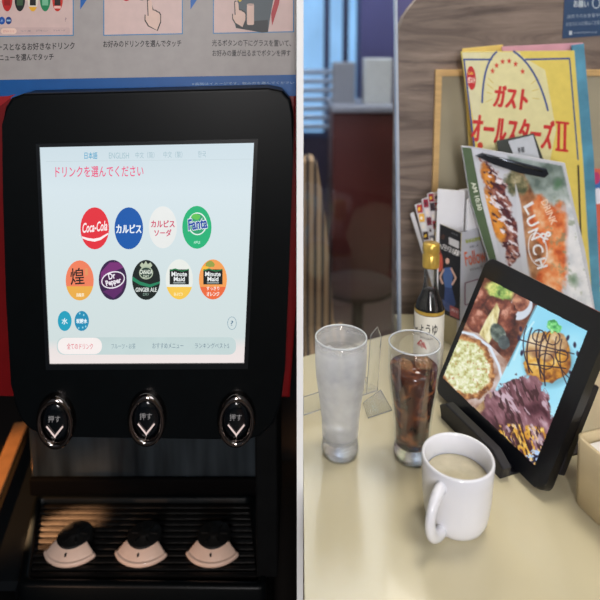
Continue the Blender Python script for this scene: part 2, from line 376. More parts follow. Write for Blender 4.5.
def bgbox(name, px0, py0, px1, py1, y, dep, m, label, cat, tofloor=False, bev=.01):
    a = at_y(px0, py0, y); c = at_y(px1, py1, y); z0 = 0 if tofloor else c.z
    b = MB(); b.box(((a.x+c.x)/2, y+dep/2, (a.z+z0)/2), (abs(c.x-a.x), dep, a.z-z0), m, bev=bev); return tag(b.build(name), label, cat)
bgbox('room_divider', 333, 113, 396, 300, 2.9, .5, P((88, 36, 30), .5, var=.25, scale=3), 'dark red-brown wooden room divider cabinet behind the clear pane', 'cabinet', True)
bgbox('ledge_top', 332, 106, 398, 113, 2.86, .56, P((150, 150, 158), .4), 'grey ledge lying on top of the red-brown divider', 'ledge')
bgbox('menu_box', 333, 62, 355, 106, 3.05, .12, P((150, 150, 156), .6), 'grey upright box on the ledge, left of the whiter one', 'box')
bgbox('paper_box', 365, 58, 392, 106, 3.0, .14, P((214, 214, 210), .6), 'pale white square box on the ledge beside the dark pillar', 'box')
b = MB(); a = at_y(352, 20, 3.9); b.box((a.x+.22, 3.95, 1.35), (.34, .3, 2.7), P((74, 70, 110), .6, var=.15, scale=2)); struct(b.build('pillar_1'))
# striped bench back
sm = bpy.data.materials.new('striped_fabric'); sm.use_nodes = True; nt = sm.node_tree; bb = nt.nodes['Principled BSDF']
tc = nt.nodes.new('ShaderNodeTexCoord'); wv = nt.nodes.new('ShaderNodeTexWave'); wv.inputs['Scale'].default_value = 15; wv.inputs['Distortion'].default_value = .3; wv.bands_direction = 'X'
cr = nt.nodes.new('ShaderNodeValToRGB'); cr.color_ramp.elements[0].position = .25; cr.color_ramp.elements[1].position = .45; cr.color_ramp.elements[0].color = (*hexc((58, 48, 44)), 1); cr.color_ramp.elements[1].color = (*hexc((176, 142, 104)), 1)
nt.links.new(tc.outputs['Object'], wv.inputs[0]); nt.links.new(wv.outputs['Fac'], cr.inputs[0]); nt.links.new(cr.outputs[0], bb.inputs['Base Color']); bb.inputs['Roughness'].default_value = .8
sf = Frame((0, 1.5, CZ), rot(0, 0, 0)); bs = empty('bench_seat', at((.06, 1.6, 0)), 'tan and dark striped bench seat behind the clear pane', 'bench')
S = lambda x, y: (max(.006, sf.uv(x, y)[0]), sf.uv(x, y)[1])
b = MB(); b.prism([S(300, 163), S(308, 159), S(314, 161), S(318, 168), S(324, 205), S(330, 262), S(334, 330), (sf.uv(337, 330)[0], -CZ+.4), (.006, -CZ+.4)], 0, .09, sm, .006)
b.build('backrest', bs, sf.W)
b = MB(); b.box((.07, 1.32, .41), (.12, .42, .12), sm, bev=.01); b.build('seat', bs)
b = MB(); b.box((.07, 1.36, .175), (.11, .34, .35), P((50, 38, 34), .6)); b.build('base', bs)
b = MB(); b.lathe([(0, 0), (.10, 0), (.10, .01), (.02, .02), (.02, .39), (.13, .39), (.13, .41), (0, .41)], P((52, 32, 28), .8, spec=.1), 32, (.21, 1.95, 0))
tag(b.build('low_table'), 'low round dark brown table standing behind the striped bench', 'table')

# clear pane standing along the table's far edge
A, B2 = Vector((.0045, tp[0].y+.008, 0)), Vector((at_z(401, 333).x, tp[1].y+.004, 0))
ang = math.atan2((B2-A).y, (B2-A).x)
pf = Frame((A.x, A.y, TZ), rot(math.degrees(ang), 0, 0))
e0, e1 = pf.uv(401, 334), pf.uv(395.5, -120)
b = MB(); b.prism([(.001, -.03), (e0[0], -.03), (e0[0], e0[1]), e1, (.001, e1[1])], 0, .004, clear((.88, .93, 1.0), .5, .03)); po = tag(b.build('partition_pane', W=pf.W), 'tall clear acrylic partition pane standing at the far edge of the table', 'partition')
b = MB(); b.prism([(e0[0]-.0045, e0[1]-.002), (e0[0]+.0005, e0[1]-.002), (e1[0]+.0005, e1[1]), (e1[0]-.0045, e1[1])], -.0008, .0048, P((196, 206, 222), .25, trans=.3)); tag(b.build('edge_strip', po, pf.W), 'pale polished edge strip')

# ================================================================== LEFT: DRINK DISPENSER
PF = Frame(CAM + ray(148, 256)*.75, rot(4, 3, 1.5))
black_gloss = P((5, 8, 10), .38, coat=.0, var=.1, spec=.2); black_matte = P((10, 11, 12), .6, var=.2, spec=.15); red_m = P((112, 10, 14), .35, coat=.3)
ft = .80
H = -(ray(145, 584).z/ray(145, 584).y)*ft
TRZ = CZ-H                                   # height of the drip tray surface
root = empty('drink_dispenser', at((-.2, .95, TRZ-.06)), 'black and red drink dispenser with touch screen and three chrome push buttons', 'dispenser')
def pu(l, fr=PF): return [fr.uv(*p) for p in l]
panel = [(2, 125), (3, 200), (6, 300), (11, 385), (14, 405), (20, 420), (29, 430), (42, 436), (70, 437), (245, 441), (260, 437), (274, 424), (281, 405), (285, 370), (289, 270), (293, 160), (294, 115), (291, 100), (283, 91), (268, 88), (22, 94), (11, 98), (5, 107)]
b = MB(); b.prism(pu(panel), 0, .045, black_gloss, .004, 3); b.build('front_panel', root, PF.W)
SQ = [(40, 147), (254, 142.5), (244, 362.5), (50, 363.5)]
def ring_frame(inner, outer, y0, y1, m):
    b = MB(); n = len(inner); vs = [(x, y0, z) for x, z in outer]+[(x, y0, z) for x, z in inner]+[(x, y1, z) for x, z in outer]+[(x, y1, z) for x, z in inner]; fs = []
    for i in range(n):
        j = (i+1) % n; fs += [(i, j, n+j, n+i), (i, 2*n+i, 2*n+j, j), (n+i, n+j, 3*n+j, 3*n+i)]
    b.add(vs, fs, m); return b
ring_frame(pu(SQ), pu([(36.5, 143.5), (258, 139), (248, 368), (46.5, 369)]), -.0025, .0, P((16, 20, 24), .3, coat=.5)).build('screen_bezel', root, PF.W)
# touch screen glass showing a pale picture, a little pinker at its foot
scm = bpy.data.materials.new('lit_display'); scm.use_nodes = True; nt = scm.node_tree; bb = nt.nodes['Principled BSDF']; bb.inputs['Base Color'].default_value = (.01, .01, .01, 1); bb.inputs['Roughness'].default_value = .25
tc = nt.nodes.new('ShaderNodeTexCoord'); sp = nt.nodes.new('ShaderNodeSeparateXYZ'); cr = nt.nodes.new('ShaderNodeValToRGB'); mr = nt.nodes.new('ShaderNodeMapRange')
mr.inputs[1].default_value = -.15; mr.inputs[2].default_value = .15
nt.links.new(tc.outputs['Object'], sp.inputs[0]); nt.links.new(sp.outputs['Z'], mr.inputs[0]); nt.links.new(mr.outputs[0], cr.inputs[0]); nt.links.new(cr.outputs[0], bb.inputs['Emission Color']); bb.inputs['Emission Strength'].default_value = 1
e = cr.color_ramp.elements; e[0].position = 0; e[0].color = (*hexc((238, 228, 226)), 1); e[1].position = 1; e[1].color = (*hexc((206, 222, 230)), 1)
for pos, c in ((.05, (234, 226, 224)), (.10, (209, 222, 222)), (.45, (212, 226, 228)), (.8, (216, 230, 236))): k = e.new(pos); k.color = (*hexc(c), 1)
a = Art(PF, .0004, 1); a.poly(SQ, scm)
a.text('日本語', 91, 155.5, 13, 7, (60, 160, 200), .008)
a.text('ENGLISH', 119, 155.5, 20, 6, (160, 190, 200)); a.text('中文（简）', 145, 155, 19, 6.5, (160, 188, 198)); a.text('中文（繁）', 173, 154.5, 19, 6.5, (160, 188, 198)); a.text('한국', 202, 154, 8, 6.5, (160, 188, 198))
a.line([(46, 161.5), (252, 159)], .5, (196, 212, 218))
a.text('ドリンクを選んでください', 99.5, 171.5, 88, 11, (232, 84, 128), .01, rot=-.6)
a.rect(57, 337, 236, 354.5, (196, 214, 214), 7); a.rect(58, 337.5, 102, 354, (246, 238, 236), 7.5)
a.text('全てのドリンク', 80, 346, 26, 6, (222, 96, 112), .006); a.text('フルーツ・お茶', 123.5, 346, 24, 5.5, (120, 144, 158)); a.text('おすすめメニュー', 168, 345.5, 31, 5.5, (110, 134, 150)); a.text('ランキングベスト5', 212, 345.5, 34, 5.5, (110, 134, 150))
a.ring(232, 323, 4.6, 6.6, .5, (130, 160, 176)); a.text('?', 232, 323, 2.6, 5, (70, 110, 140))
screen = a.build('touch_screen', root, PF.W); tag(screen, 'lit pale touch screen')
def icon(label, draw):
    a = Art(PF, .0012, 1); draw(a); return tag(a.build('drink_icon', screen), label)
def i1(a):
    a.ell(95, 228, 14.3, 21, (226, 44, 58)); a.text('Coca-Cola', 95, 226.5, 25, 10, (255, 240, 240), .02, .45, rot=-6)
    a.poly([(82.3, 236), (88, 237.6), (94, 238.4), (100, 237.2), (108.4, 232.5), (108.6, 234), (101, 239.6), (95, 241.3), (88, 240.2), (82.6, 238)], (252, 240, 240))
def i2(a): a.ell(129, 228, 14.3, 21, (0, 86, 170)); a.text('カルピス', 129, 228.5, 25, 8.6, (238, 246, 252), .03)
def i3(a): a.ell(163, 227, 14, 21, (232, 234, 232)); a.text('カルピス', 163, 223.5, 23.5, 7, (206, 40, 92), .02); a.text('ソーダ', 163, 232.5, 17, 7, (206, 40, 92), .02)
def i4(a):
    a.ell(197, 227, 14.6, 21.4, (24, 178, 118)); a.ell(197.5, 223.5, 9.4, 11.4, (228, 244, 238)); a.ell(197.5, 223.5, 8.2, 10.2, (40, 160, 110)); a.blob(196.5, 216.8, 4.5, 3.2, (96, 196, 84), random.Random(4))
    a.text('Fanta', 197.5, 223.5, 20.5, 12.5, (232, 240, 248), .075, .15, rot=-8); a.text('Fanta', 197.5, 223.5, 19.5, 11.2, (22, 74, 160), .03, .15, rot=-8); a.text('APPLE', 197, 242, 6.5, 2.6, (190, 240, 220), .01)
def i5(a):
    a.ell(80, 280, 14, 20, (240, 128, 92)); a.ell(80, 280, 14, 20, (234, 172, 72), 17, 163); a.text('煌', 77.5, 276, 14, 17, (36, 24, 22), .01, rot=-3); a.rect(85.5, 268, 88, 275, (226, 150, 96)); a.text('烏龍茶', 80.5, 294.5, 8, 3.6, (252, 240, 210), .02)
def i6(a):
    a.ell(113, 279.5, 14, 20, (52, 22, 70)); a.poly([(101, 272), (110, 262), (119, 262), (124, 267), (112, 272), (101, 284)], (120, 44, 116)); a.poly([(103, 291), (118, 286), (125, 281), (122, 291), (114, 298)], (92, 34, 100))
    a.ell(113.3, 279.5, 12, 8.4, (240, 236, 244), rot=-16); a.ell(113.3, 279.5, 11, 7.2, (66, 24, 70), rot=-16); a.text('Dr', 112, 275.5, 7, 6.2, (246, 240, 248), .03, rot=-14); a.text('Pepper', 113.8, 282, 15.5, 7.2, (246, 240, 248), .03, rot=-14)
def i7(a):
    a.ell(146.3, 279.5, 14, 20, (10, 26, 24)); a.poly([(132.7, 276), (140, 281), (150, 284), (160, 281), (160.2, 283), (150, 287), (140, 284.5), (132.4, 280)], (30, 130, 92))
    a.poly([(140, 265), (142, 262), (144, 264), (146, 260.5), (148, 264), (150.5, 262), (152.5, 265), (150.5, 267.5), (142, 267.5)], (184, 196, 170)); a.ell(146.3, 272.5, 7, 6.5, (170, 184, 160)); a.ell(146.3, 272.5, 6, 5.3, (34, 60, 50)); a.text('CANADA', 146.3, 271.6, 12.5, 4.4, (226, 234, 220), .03); a.text('DRY', 146.3, 276.2, 6, 2.8, (206, 216, 196), .02)
    a.text('GINGER ALE', 146.3, 289.3, 21, 4.3, (230, 238, 234), .02); a.text('DRY', 146.3, 294, 6, 2.4, (140, 170, 156))
def mm(a, cx):
    a.rect(cx-9.6, 269, cx+9.6, 284, (10, 20, 20)); a.poly([(cx-9.6, 269.6), (cx-4, 268), (cx+3, 270.2), (cx+9.6, 268.4), (cx+9.6, 269.6), (cx+3, 271.4), (cx-4, 269.4), (cx-9.6, 271)], (30, 120, 70))
    a.text('Minute', cx, 273.6, 15.5, 4.6, (236, 240, 240), .025); a.text('Maid', cx, 278.6, 11, 4.6, (236, 240, 240), .025); a.rect(cx-6, 281.7, cx+6, 283, (150, 160, 160))
def i8(a): a.ell(179.4, 279, 13.6, 20, (232, 236, 230)); a.ell(179.4, 279, 13.6, 20, (246, 200, 76), 22, 158); mm(a, 179.4); a.text('白ぶどう', 178.5, 293.6, 8.6, 3.4, (252, 240, 196), .02)
def i9(a):
    a.ell(213, 279, 14, 20, (244, 160, 84)); a.ell(213, 279, 14, 20, (236, 106, 60), 22, 158); a.blob(210, 264, 4, 3.6, (150, 160, 70), random.Random(2)); a.blob(205, 268, 3.6, 2.5, (250, 190, 60), random.Random(3)); mm(a, 213)
    a.text('すっきり', 213, 288, 12.5, 3.6, (255, 240, 230), .02); a.text('オレンジ', 213, 293.5, 12.5, 4.2, (255, 240, 230), .03)
def i10(a): a.ell(65, 320.5, 6.9, 10, (28, 160, 190)); a.text('水', 65, 320.7, 6, 6.2, (226, 244, 250), .02)
def i11(a):
    a.ell(82, 320.5, 7.2, 10, (30, 140, 180)); a.text('炭酸水', 82, 320.6, 11, 4.6, (232, 246, 252), .03)
    for q in ((80, 313), (84, 314.5), (86, 326), (79, 327.5), (83, 327)): a.ell(*q, .7, 1, (150, 214, 232))
for lab, dr in (('round red cola icon', i1), ('round blue icon with white katakana', i2), ('round white icon with pink katakana', i3), ('round green soda icon', i4), ('orange oolong tea icon with a brushed character', i5), ('dark purple soda icon', i6), ('black and green ginger ale icon', i7), ('white and yellow juice icon with black square', i8), ('orange juice icon with black square', i9), ('small round teal water icon', i10), ('small round blue sparkling water icon', i11)): icon(lab, dr)

# push buttons
chrome = P((150, 140, 136), .1, 1, var=.08, scale=60)
for cx, cy in ((57, 419.5), (147.5, 417), (236.5, 418)):
    u0, v0 = PF.uv(cx, cy); rx = PF.uv(cx+19.3, cy)[0]-u0; rz = v0-PF.uv(cx, cy+27)[1]
    T = PF.W @ Matrix.Translation((u0, 0, v0)) @ Matrix.Rotation(R(90), 4, 'X')
    b = MB(); b.lathe([(1, -.02), (1.0, .002), (.97, .007), (.90, .011), (.80, .012), (.73, .010), (.69, .006), (.68, -.004)], chrome, 48, ex=rx, ey=rz); pb = b.build('push_button', root, T); tag(pb, 'oval chrome push button')
    b = MB(); b.lathe([(.69, -.004), (.68, .004), (.6, .0062), (.4, .0074), (.2, .0080), (0, .0082)], P((8, 12, 16), .15, coat=.5), 48, ex=rx, ey=rz); b.build('button_cap', pb, T)
    a = Art(PF, .0090, .9); a.text('押す', cx-.5, cy-4.8, 12, 6.6, (140, 136, 136), .0)
    for q in (-1, 1): a.poly([(cx, cy+11.2), (cx+q*7.6, cy+1.8), (cx+q*8.7, cy+2.9), (cx, cy+14.0)], (236, 212, 206))
    tag(a.build('button_marking', pb), 'lit white lettering and chevron')

# red housing behind the panel, instruction sheet above it
HF = PF.push(.046)
b = MB(); b.prism([HF.uv(*p) for p in ((-70, 90), (296.5, 86), (296.5, 300), (290, 398), (11, 396), (-70, 396))], 0, .17, red_m, .004); b.build('housing', root, HF.W)
b = MB(); b.prism([HF.uv(*p) for p in ((-70, -90), (296.4, -90), (296.4, 92), (-70, 98))], .004, .17, P((30, 32, 36), .5)); b.build('header_box', root, HF.W)
a = Art(HF, .001, 0, .45)
a.poly([(-70, -80), (296, -80), (296, 96), (-70, 99)], (166, 160, 158))
a.poly([(-70, 81), (296, 74.6), (296, 96), (-70, 99)], (4, 82, 150)); a.poly([(-70, 98.5), (8, 96), (16, 94), (-2, 108), (-8, 120), (-70, 120)], (150, 16, 24))
a.text('※画面はイメージです。飲み方を選んでください', 243, 83.2, 102, 2.6, (150, 176, 200), rot=-.8)
def frm(x0, y0, x1, y1):
    a.poly([(x0, y0), (x1, y0), (x1, y1-1.6), (x0, y1)], (64, 130, 180)); a.poly([(x0+1, y0+1), (x1-1, y0+1), (x1-1, y1-2.6), (x0+1, y1-1)], (214, 186, 180))
frm(-50, -60, 74, 37.4); frm(103.5, -60, 183, 35.8); frm(213, -60, 294, 33.8)
for x, c, c2 in ((-14, (180, 30, 40), None), (7.5, (190, 34, 36), (150, 20, 20)), (20.2, (16, 26, 24), (60, 90, 60)), (33.2, (226, 214, 200), (20, 20, 20)), (45.5, (20, 134, 84), (120, 190, 150)), (57.8, (200, 46, 34), (30, 18, 18))):
    a.ell(x, -1, 5.3, 12.4, c)
    if c2: a.rect(x-3, -8, x+3, 5.5, c2)
a.ell(33.2, -1, 5.3, 12.4, (236, 176, 40), 40, 140); a.rect(54.5, 6, 61, 8.5, (236, 190, 180))
a.ell(2.2, 20.6, 3.2, 3.9, (18, 84, 170)); a.text('水', 2.2, 20.6, 2.6, 3, (200, 220, 240)); a.ell(9, 20.5, 3, 3.8, (20, 60, 130)); a.rect(7, 19.6, 11, 21.4, (150, 180, 210))
a.rect(-30, 27.4, 70, 34.4, (204, 176, 172), 2); a.rect(1, 28.2, 17, 34, (238, 206, 190), 3)
a.text('全てのドリンク', 9, 31.2, 11, 2.2, (200, 80, 80)); a.text('フルーツ・お茶', 26, 31, 10, 2, (120, 110, 120)); a.text('おすすめメニュー', 42.5, 30.6, 12, 2, (120, 110, 120)); a.text('ランキング', 59.5, 30.4, 12, 2, (120, 110, 120)); a.text('?', 66, 19.5, 1.6, 3.6, (150, 120, 130))
for x in (80.6, 190.6): a.poly([(x, -30), (x+13, -10), (x, 9.5)], (24, 98, 176)); 
a.ell(126.5, -3, 4, 4.2, (190, 30, 44)); a.ell(142, -3, 4, 3.5, (120, 110, 110))
def hand(x, y, s):
    pts = [(0, -16), (2.4, -17), (4.2, -15), (5, -6), (7.6, -5.6), (9.6, -4), (11.4, -3.4), (13, -1), (13, 6), (10.6, 12), (9.6, 15), (1, 10), (-2.5, 4), (-2.4, -1), (.8, 0)]
    q = [(x+px*s, y+py*s) for px, py in pts]; a.poly([(x+px*s*1.0+(-.9 if px < 5 else .9), y+py*s+(-.8 if py < 0 else .8)) for px, py in pts], (30, 22, 22)); a.poly(q, (222, 190, 176))
hand(148, 16, .95)
a.poly([(243, -30), (279, -30), (271, 12), (268, 32), (262, 32.6), (236, 28), (234, 20)], (70, 84, 92)); a.poly([(236, 22), (268, 20), (268, 32), (262, 32.6), (236, 28)], (20, 28, 34)); a.poly([(280, -20), (283, -20), (279, 4), (272, 26), (271, 14)], (176, 28, 40)); a.ell(240, -.5, 1.8, 2.2, (220, 190, 40))
a.rect(247, 3.6, 254, 25, (222, 190, 176), 1.5); a.ell(250.5, 4.6, 3.2, 1.2, (190, 160, 150)); hand(235, 15, .8)
a.text('ベースとなるお好きなドリンク', 33, 46.4, 84, 7.4, (20, 20, 28), .012, rot=-1.2); a.text('メニューを選んでタッチ', 24, 57.2, 60, 6.8, (20, 20, 28), .012, rot=-1)
a.text('お好みのドリンクを選んでタッチ', 142.5, 43.6, 78, 7.0, (20, 20, 28), .012, rot=-.6)
a.text('光るボタンの下にグラスを置いて、', 251.5, 43, 79, 6.8, (20, 20, 28), .012, rot=.2); a.text('お好みの量が出るまでボタンを押す', 251.5, 53, 78, 6.6, (20, 20, 28), .012)
tag(a.build('instruction_sheet', root, HF.W), 'grey printed instruction sheet with a blue bottom band')

# alcove, tray, cup rests
FL, FR_ = at_z(22, 584, TRZ), at_z(264, 587, TRZ); BL, BR = at_z(37, 497, TRZ), at_z(254, 497, TRZ)
steel = P((58, 68, 76), .3, .6, var=.6, scale=5, stretch=(6, 1, .6))  # broad vertical streaks put the splash back's reflections into the colour
by = BL.y+.012
b = MB(); x0, x1 = BL.x-.015, BR.x+.015; ztop = CZ-.40
b.box(((x0+x1)/2, by+.01, (TRZ+ztop)/2), (x1-x0, .02, ztop-TRZ), steel, bev=.004); b.build('splash_back', root)
b = MB(); b.box((x1+.02, (by+.82)/2, (TRZ+ztop)/2), (.035, by-.80, ztop-TRZ), black_matte, bev=.003); b.build('side_wall', root)
b = MB(); b.box(((x0+x1)/2, by-.006, TRZ+.018), (x1-x0, .012, .036), P((5, 5, 6), .8, spec=.05), bev=.005, seg=4); b.build('rear_ledge', root)
# body beneath and behind
b = MB(); b.box(((x0+x1)/2+.005, (.755+by)/2+.01, (TRZ-.05)/2), (x1-x0+.03, by-.755+.06, TRZ-.05), black_matte, bev=.004)
b.box(((x0+x1)/2, by+.10, (ztop+TRZ)/2), (x1-x0+.01, .14, ztop-TRZ+.1), black_matte); b.build('cabinet_body', root)
# spill tray
tr = empty('drip_tray', at(((FL.x+FR_.x)/2, .88, TRZ-.045)), 'black drip tray with slatted grille under the dispenser buttons', 'tray')
b = MB(); loop = []
def rl(inset, z):
    q = [(FL.x+inset, FL.y+inset), (FR_.x-inset, FR_.y+inset), (BR.x-inset, BR.y-inset), (BL.x+inset, BL.y-inset)]; out = []; r = max(.004, .014-inset*.5)
    for i in range(4):
        p, a_, c_ = Vector(q[i]), Vector(q[i-1]), Vector(q[(i+1) % 4]); d1 = (a_-p).normalized(); d2 = (c_-p).normalized(); s0 = p+d1*r; s1 = p+d2*r
        for k in range(6): t = k/5; out.append(s0*(1-t)**2+p*2*t*(1-t)+s1*t*t)
    return [(v.x, v.y, z) for v in out]
prof = [(-.006, -.045), (-.006, .0), (-.004, .0035), (0, .005), (.005, .0045), (.008, .001), (.010, -.012)]
rows = [rl(i, TRZ+z) for i, z in prof]; n = len(rows[0]); vs = [p for r_ in rows for p in r_]
b.add(vs, [(i*n+k, i*n+(k+1) % n, (i+1)*n+(k+1) % n, (i+1)*n+k) for i in range(len(rows)-1) for k in range(n)], black_gloss, True)
b.add(rl(0, TRZ-.044), [tuple(range(n))], black_matte); b.build('tray_rim', tr)
bar_m = P((20, 18, 17), .38, .2, var=.25, scale=90, bump=.3)
b = MB(); ys = []; NB = 12; tcol = 0
y0, y1 = FL.y+.014, BL.y-.012
for k in range(NB):
    y = y0+(y1-y0)*(k+.5)/NB; t = (y-FL.y)/(BL.y-FL.y); xa = FL.x+(BL.x-FL.x)*t+.010; xb = FR_.x+(BR.x-FR_.x)*t-.010
    b.box(((xa+xb)/2, y, TRZ-.006), (xb-xa, (y1-y0)/NB*.60, .006), bar_m, bev=.0012)
for px in (64, 94, 130, 165, 198, 232):
    p0 = at_z(px, 580, TRZ); p1 = at_z(px+(148-px)*.12, 500, TRZ); b.tube([(p0.x, y0, TRZ-.010), (p1.x, y1, TRZ-.010)], .003, black_matte, 8)
b.build('grille', tr)
cream = P((226, 196, 178), .42, var=.04, scale=50, coat=.2)
def cup_rest(px, label):
    c = at_z(px, 545, TRZ-.002); e = empty('cup_rest', at(c), label, 'cup rest', 'cup rests on the drip tray')
    s = .00172
    Wc = at(c) @ Matrix.Rotation(math.atan2(-c.x, c.y)*-.15, 4, 'Z')
    a0, a1 = R(-152), R(-28); n = 28; b = MB(); r_t, r_b = 17.5*s, 29.5*s
    prof = [(r_t, .0), (r_b, .0), (r_b+.0012, .003), (r_b, .0065), (r_b-.002, .0078), (r_b-.0035, .0070), (r_b-.005, .0085), (r_t+.0015, .0205), (r_t, .021), (r_t, 0)]
    b.lathe(prof, cream, n, a0=a0, a1=a1, ex=1.0, ey=.88)
    for a_ in (a0, a1): b.add([(r*math.cos(a_), r*math.sin(a_)*.88, z) for r, z in prof[:-1]], [tuple(range(len(prof)-1))], cream)
    b.build('rest_lip', e, Wc)
    b = MB(); b.lathe([(0, 0), (r_t-.001, 0), (r_t-.001, .0208), (r_t-.004, .0225), (.012, .0228), (.010, .025), (.006, .026), (0, .026)], P((2, 2, 2), .6, var=.1), 36); 
    for k in range(6): a_ = k*PI/3; b.box((math.cos(a_)*.015, math.sin(a_)*.015, .0235), (.014, .003, .003), P((2, 2, 2), .6, var=.1), Matrix.Rotation(a_, 3, 'Z'))
    b.build('rest_plate', e, Wc)
    mr_ = (r_t+r_b-.003)/2; b = MB(); b.lathe([(0, .0002), (.0018, .0), (.0018, -.001)], P((20, 14, 14), .5), 16, ey=1.6)
    Wd = Wc @ Matrix.Translation((0, -mr_*.88-.0012, .0152)) @ Matrix.Rotation(R(50), 4, 'X'); b.build('drop_mark', e, Wd)
    return e
cup_rest(75.5, 'white-lipped cup rest at the left end, nearest the orange-lit grille')
cup_rest(145, 'white-lipped cup rest in the middle of the drip tray')
cup_rest(214.5, 'white-lipped cup rest at the dark right end of the tray')
# counter and metal side rail lit orange
b = MB(); b.box((-.94, 1.05, (TRZ-.034)/2), (.79, .8, TRZ-.034), dark, bev=.004); tag(b.build('side_counter'), 'dark counter standing left of the drip tray', 'counter')
p0, p1 = at_z(22, 424, TRZ), at_z(-40, 577, TRZ)
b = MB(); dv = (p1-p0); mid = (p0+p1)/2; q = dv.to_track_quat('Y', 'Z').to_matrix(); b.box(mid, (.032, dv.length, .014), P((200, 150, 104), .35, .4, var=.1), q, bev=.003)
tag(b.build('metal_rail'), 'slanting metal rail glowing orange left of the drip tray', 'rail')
side = Vector((dv.y, -dv.x, 0)).normalized()*.019; side = side if side.x > 0 else -side
p2, p3 = p0+side, p1+side
q2, q3 = Vector((BL.x-.020, p2.y, TRZ)), Vector((FL.x-.012, p3.y, TRZ))
b = MB(); vs = [Vector((v.x, v.y, z)) for z in (TRZ-.012, TRZ-.030) for v in (p2, p3, q3, Vector((FL.x-.012, FL.y, 0)), q2)]
b.add(vs, [(0, 1, 2, 3, 4), (9, 8, 7, 6, 5)]+[(k, k+5, (k+1) % 5+5, (k+1) % 5) for k in range(5)], P((10, 15, 19), .5)); tag(b.build('side_board'), 'blue-black shelf board between the orange rail and the tray', 'board')

# ================================================================== RIGHT: THINGS ON THE TABLE
def base(px, pyb, pyt):
    p = at_z(px, pyb); top = at_y(px, pyt, p.y); return p, top.z-TZ, p.y/F/math.cos(PITCH)
glassm = P((250, 252, 252), .02, trans=1, ior=1.47, var=0)
def cola_material():
    m = bpy.data.materials.new('cola'); m.use_nodes = True; nt = m.node_tree; b = nt.nodes['Principled BSDF']
    tc = nt.nodes.new('ShaderNodeTexCoord'); nz = nt.nodes.new('ShaderNodeTexNoise'); nz.inputs['Scale'].default_value = 55; nz.inputs['Detail'].default_value = 3; nz.inputs['Distortion'].default_value = .8
    cr = nt.nodes.new('ShaderNodeValToRGB'); e = cr.color_ramp.elements; e[0].position = .36; e[0].color = (*hexc((26, 11, 5)), 1); e[1].position = .74; e[1].color = (*hexc((176, 104, 52)), 1); k = e.new(.55); k.color = (*hexc((84, 36, 12)), 1)
    nt.links.new(tc.outputs['Object'], nz.inputs['Vector']); nt.links.new(nz.outputs['Fac'], cr.inputs[0]); nt.links.new(cr.outputs[0], b.inputs['Base Color'])
    b.inputs['Roughness'].default_value = .12; b.inputs['Specular IOR Level'].default_value = .3; return m
def tumbler(px, pyb, pyt, rpx, label, wallm, liquid, lvl, icem, seed, nice, rimz=1.0):
    p, h, s = base(px, pyb, pyt); r = rpx*s
    e = empty('tumbler', at(p), label, 'glass')
    pr = [(0, .70), (.03, .735), (.06, .745), (.10, .715), (.13, .70), (.3, .735), (.45, .81), (.58, .90), (.68, .96), (.78, .99), (.9, 1.0), (1, 1.0)]
    outer = [(0, .0006*0)]+[(r*k, h*t) for t, k in pr]
    inner = [(r*k-.0016, h*t) for t, k in pr if t >= .13]; inner = [(r*k-.0016, h*t) for t, k in reversed(pr) if t >= .13]
    b = MB(); b.lathe(outer+[(r-.0008, h+.0006)]+inner+[(r*.5, h*.115), (0, h*.11)], wallm, 64); b.build('glass_wall', e, at(p))
    def rad(z):
        t = z/h
        for (t0, k0), (t1, k1) in zip(pr, pr[1:]):
            if t0 <= t <= t1: return r*(k0+(k1-k0)*(t-t0)/(t1-t0))
        return r
    zs = [h*(.125+(lvl-.125)*i/14) for i in range(15)]
    b = MB(); b.lathe([(0, zs[0]-.001)]+[(rad(z)-.0024, z) for z in zs]+[(0, zs[-1])], liquid, 56); b.build('drink', e, at(p))
    b = MB(); b.lathe([(r-.0018, h-.0004), (r-.0018, h+.0010), (r-.0008, h+.0015), (r+.0002, h+.0008), (r+.0002, h-.0004), (r-.0018, h-.0004)], P((232, 236, 240), .15, trans=.45, var=.02), 64); b.build('rim', e, at(p))
    b = MB(); b.lathe([(0, .001)]+[(max(.001, rad(h*t)-.0012), max(.001, h*t)) for t in (0, .02, .05, .08, .105)]+[(0, h*.107)], P((250, 252, 252), .08, trans=1, ior=1.45, var=0, bump=1.0, scale=260), 48); b.build('glass_base', e, at(p))
    rng = random.Random(seed)
    for k in range(nice):
        zc = h*lvl-.004-.0105*(k//3)*1.0+rng.uniform(-.002, .003); a_ = 2*PI*(k % 3)/3+rng.uniform(-.4, .4)+k; rr = rad(zc)-.0185
        b = MB(); b.box((0, 0, 0), (.019, .018, .016), icem, (Matrix.Rotation(rng.uniform(0, 3), 3, 'X') @ Matrix.Rotation(rng.uniform(0, 3), 3, 'Z')), bev=.0035, seg=3)
        o = b.build('ice_cube', None, at(p+Vector((rr*math.cos(a_), rr*math.sin(a_), zc))))
        tag(o, ('clear ice cube floating in the water tumbler' if seed == 1 else 'ice cube floating in the dark cola'), 'ice cube', 'ice cubes in the water' if seed == 1 else 'ice cubes in the cola')
    return e
tumbler(340, 451.5, 337, 27.3, 'frosted tumbler of iced water, nearest the white dividing wall', clear((.97, .98, 1), .35, .05, .31, 'frosted_glass', (.014, .03, .142, .165)), clear((.99, .99, 1), .25, .05, .03, 'water'), .86, clear((1, 1, 1), .6, .05, .36, 'ice'), 1, 12)
tumbler(411.5, 455.5, 342.5, 27, 'tumbler of dark iced cola between the water glass and the tablet', clear((.97, .98, 1), .25, .04, .012, 'thin_glass'), cola_material(), .80, P((226, 170, 120), .1, trans=.75, ior=1.25, var=.1, scale=100, bump=.3), 2, 6)

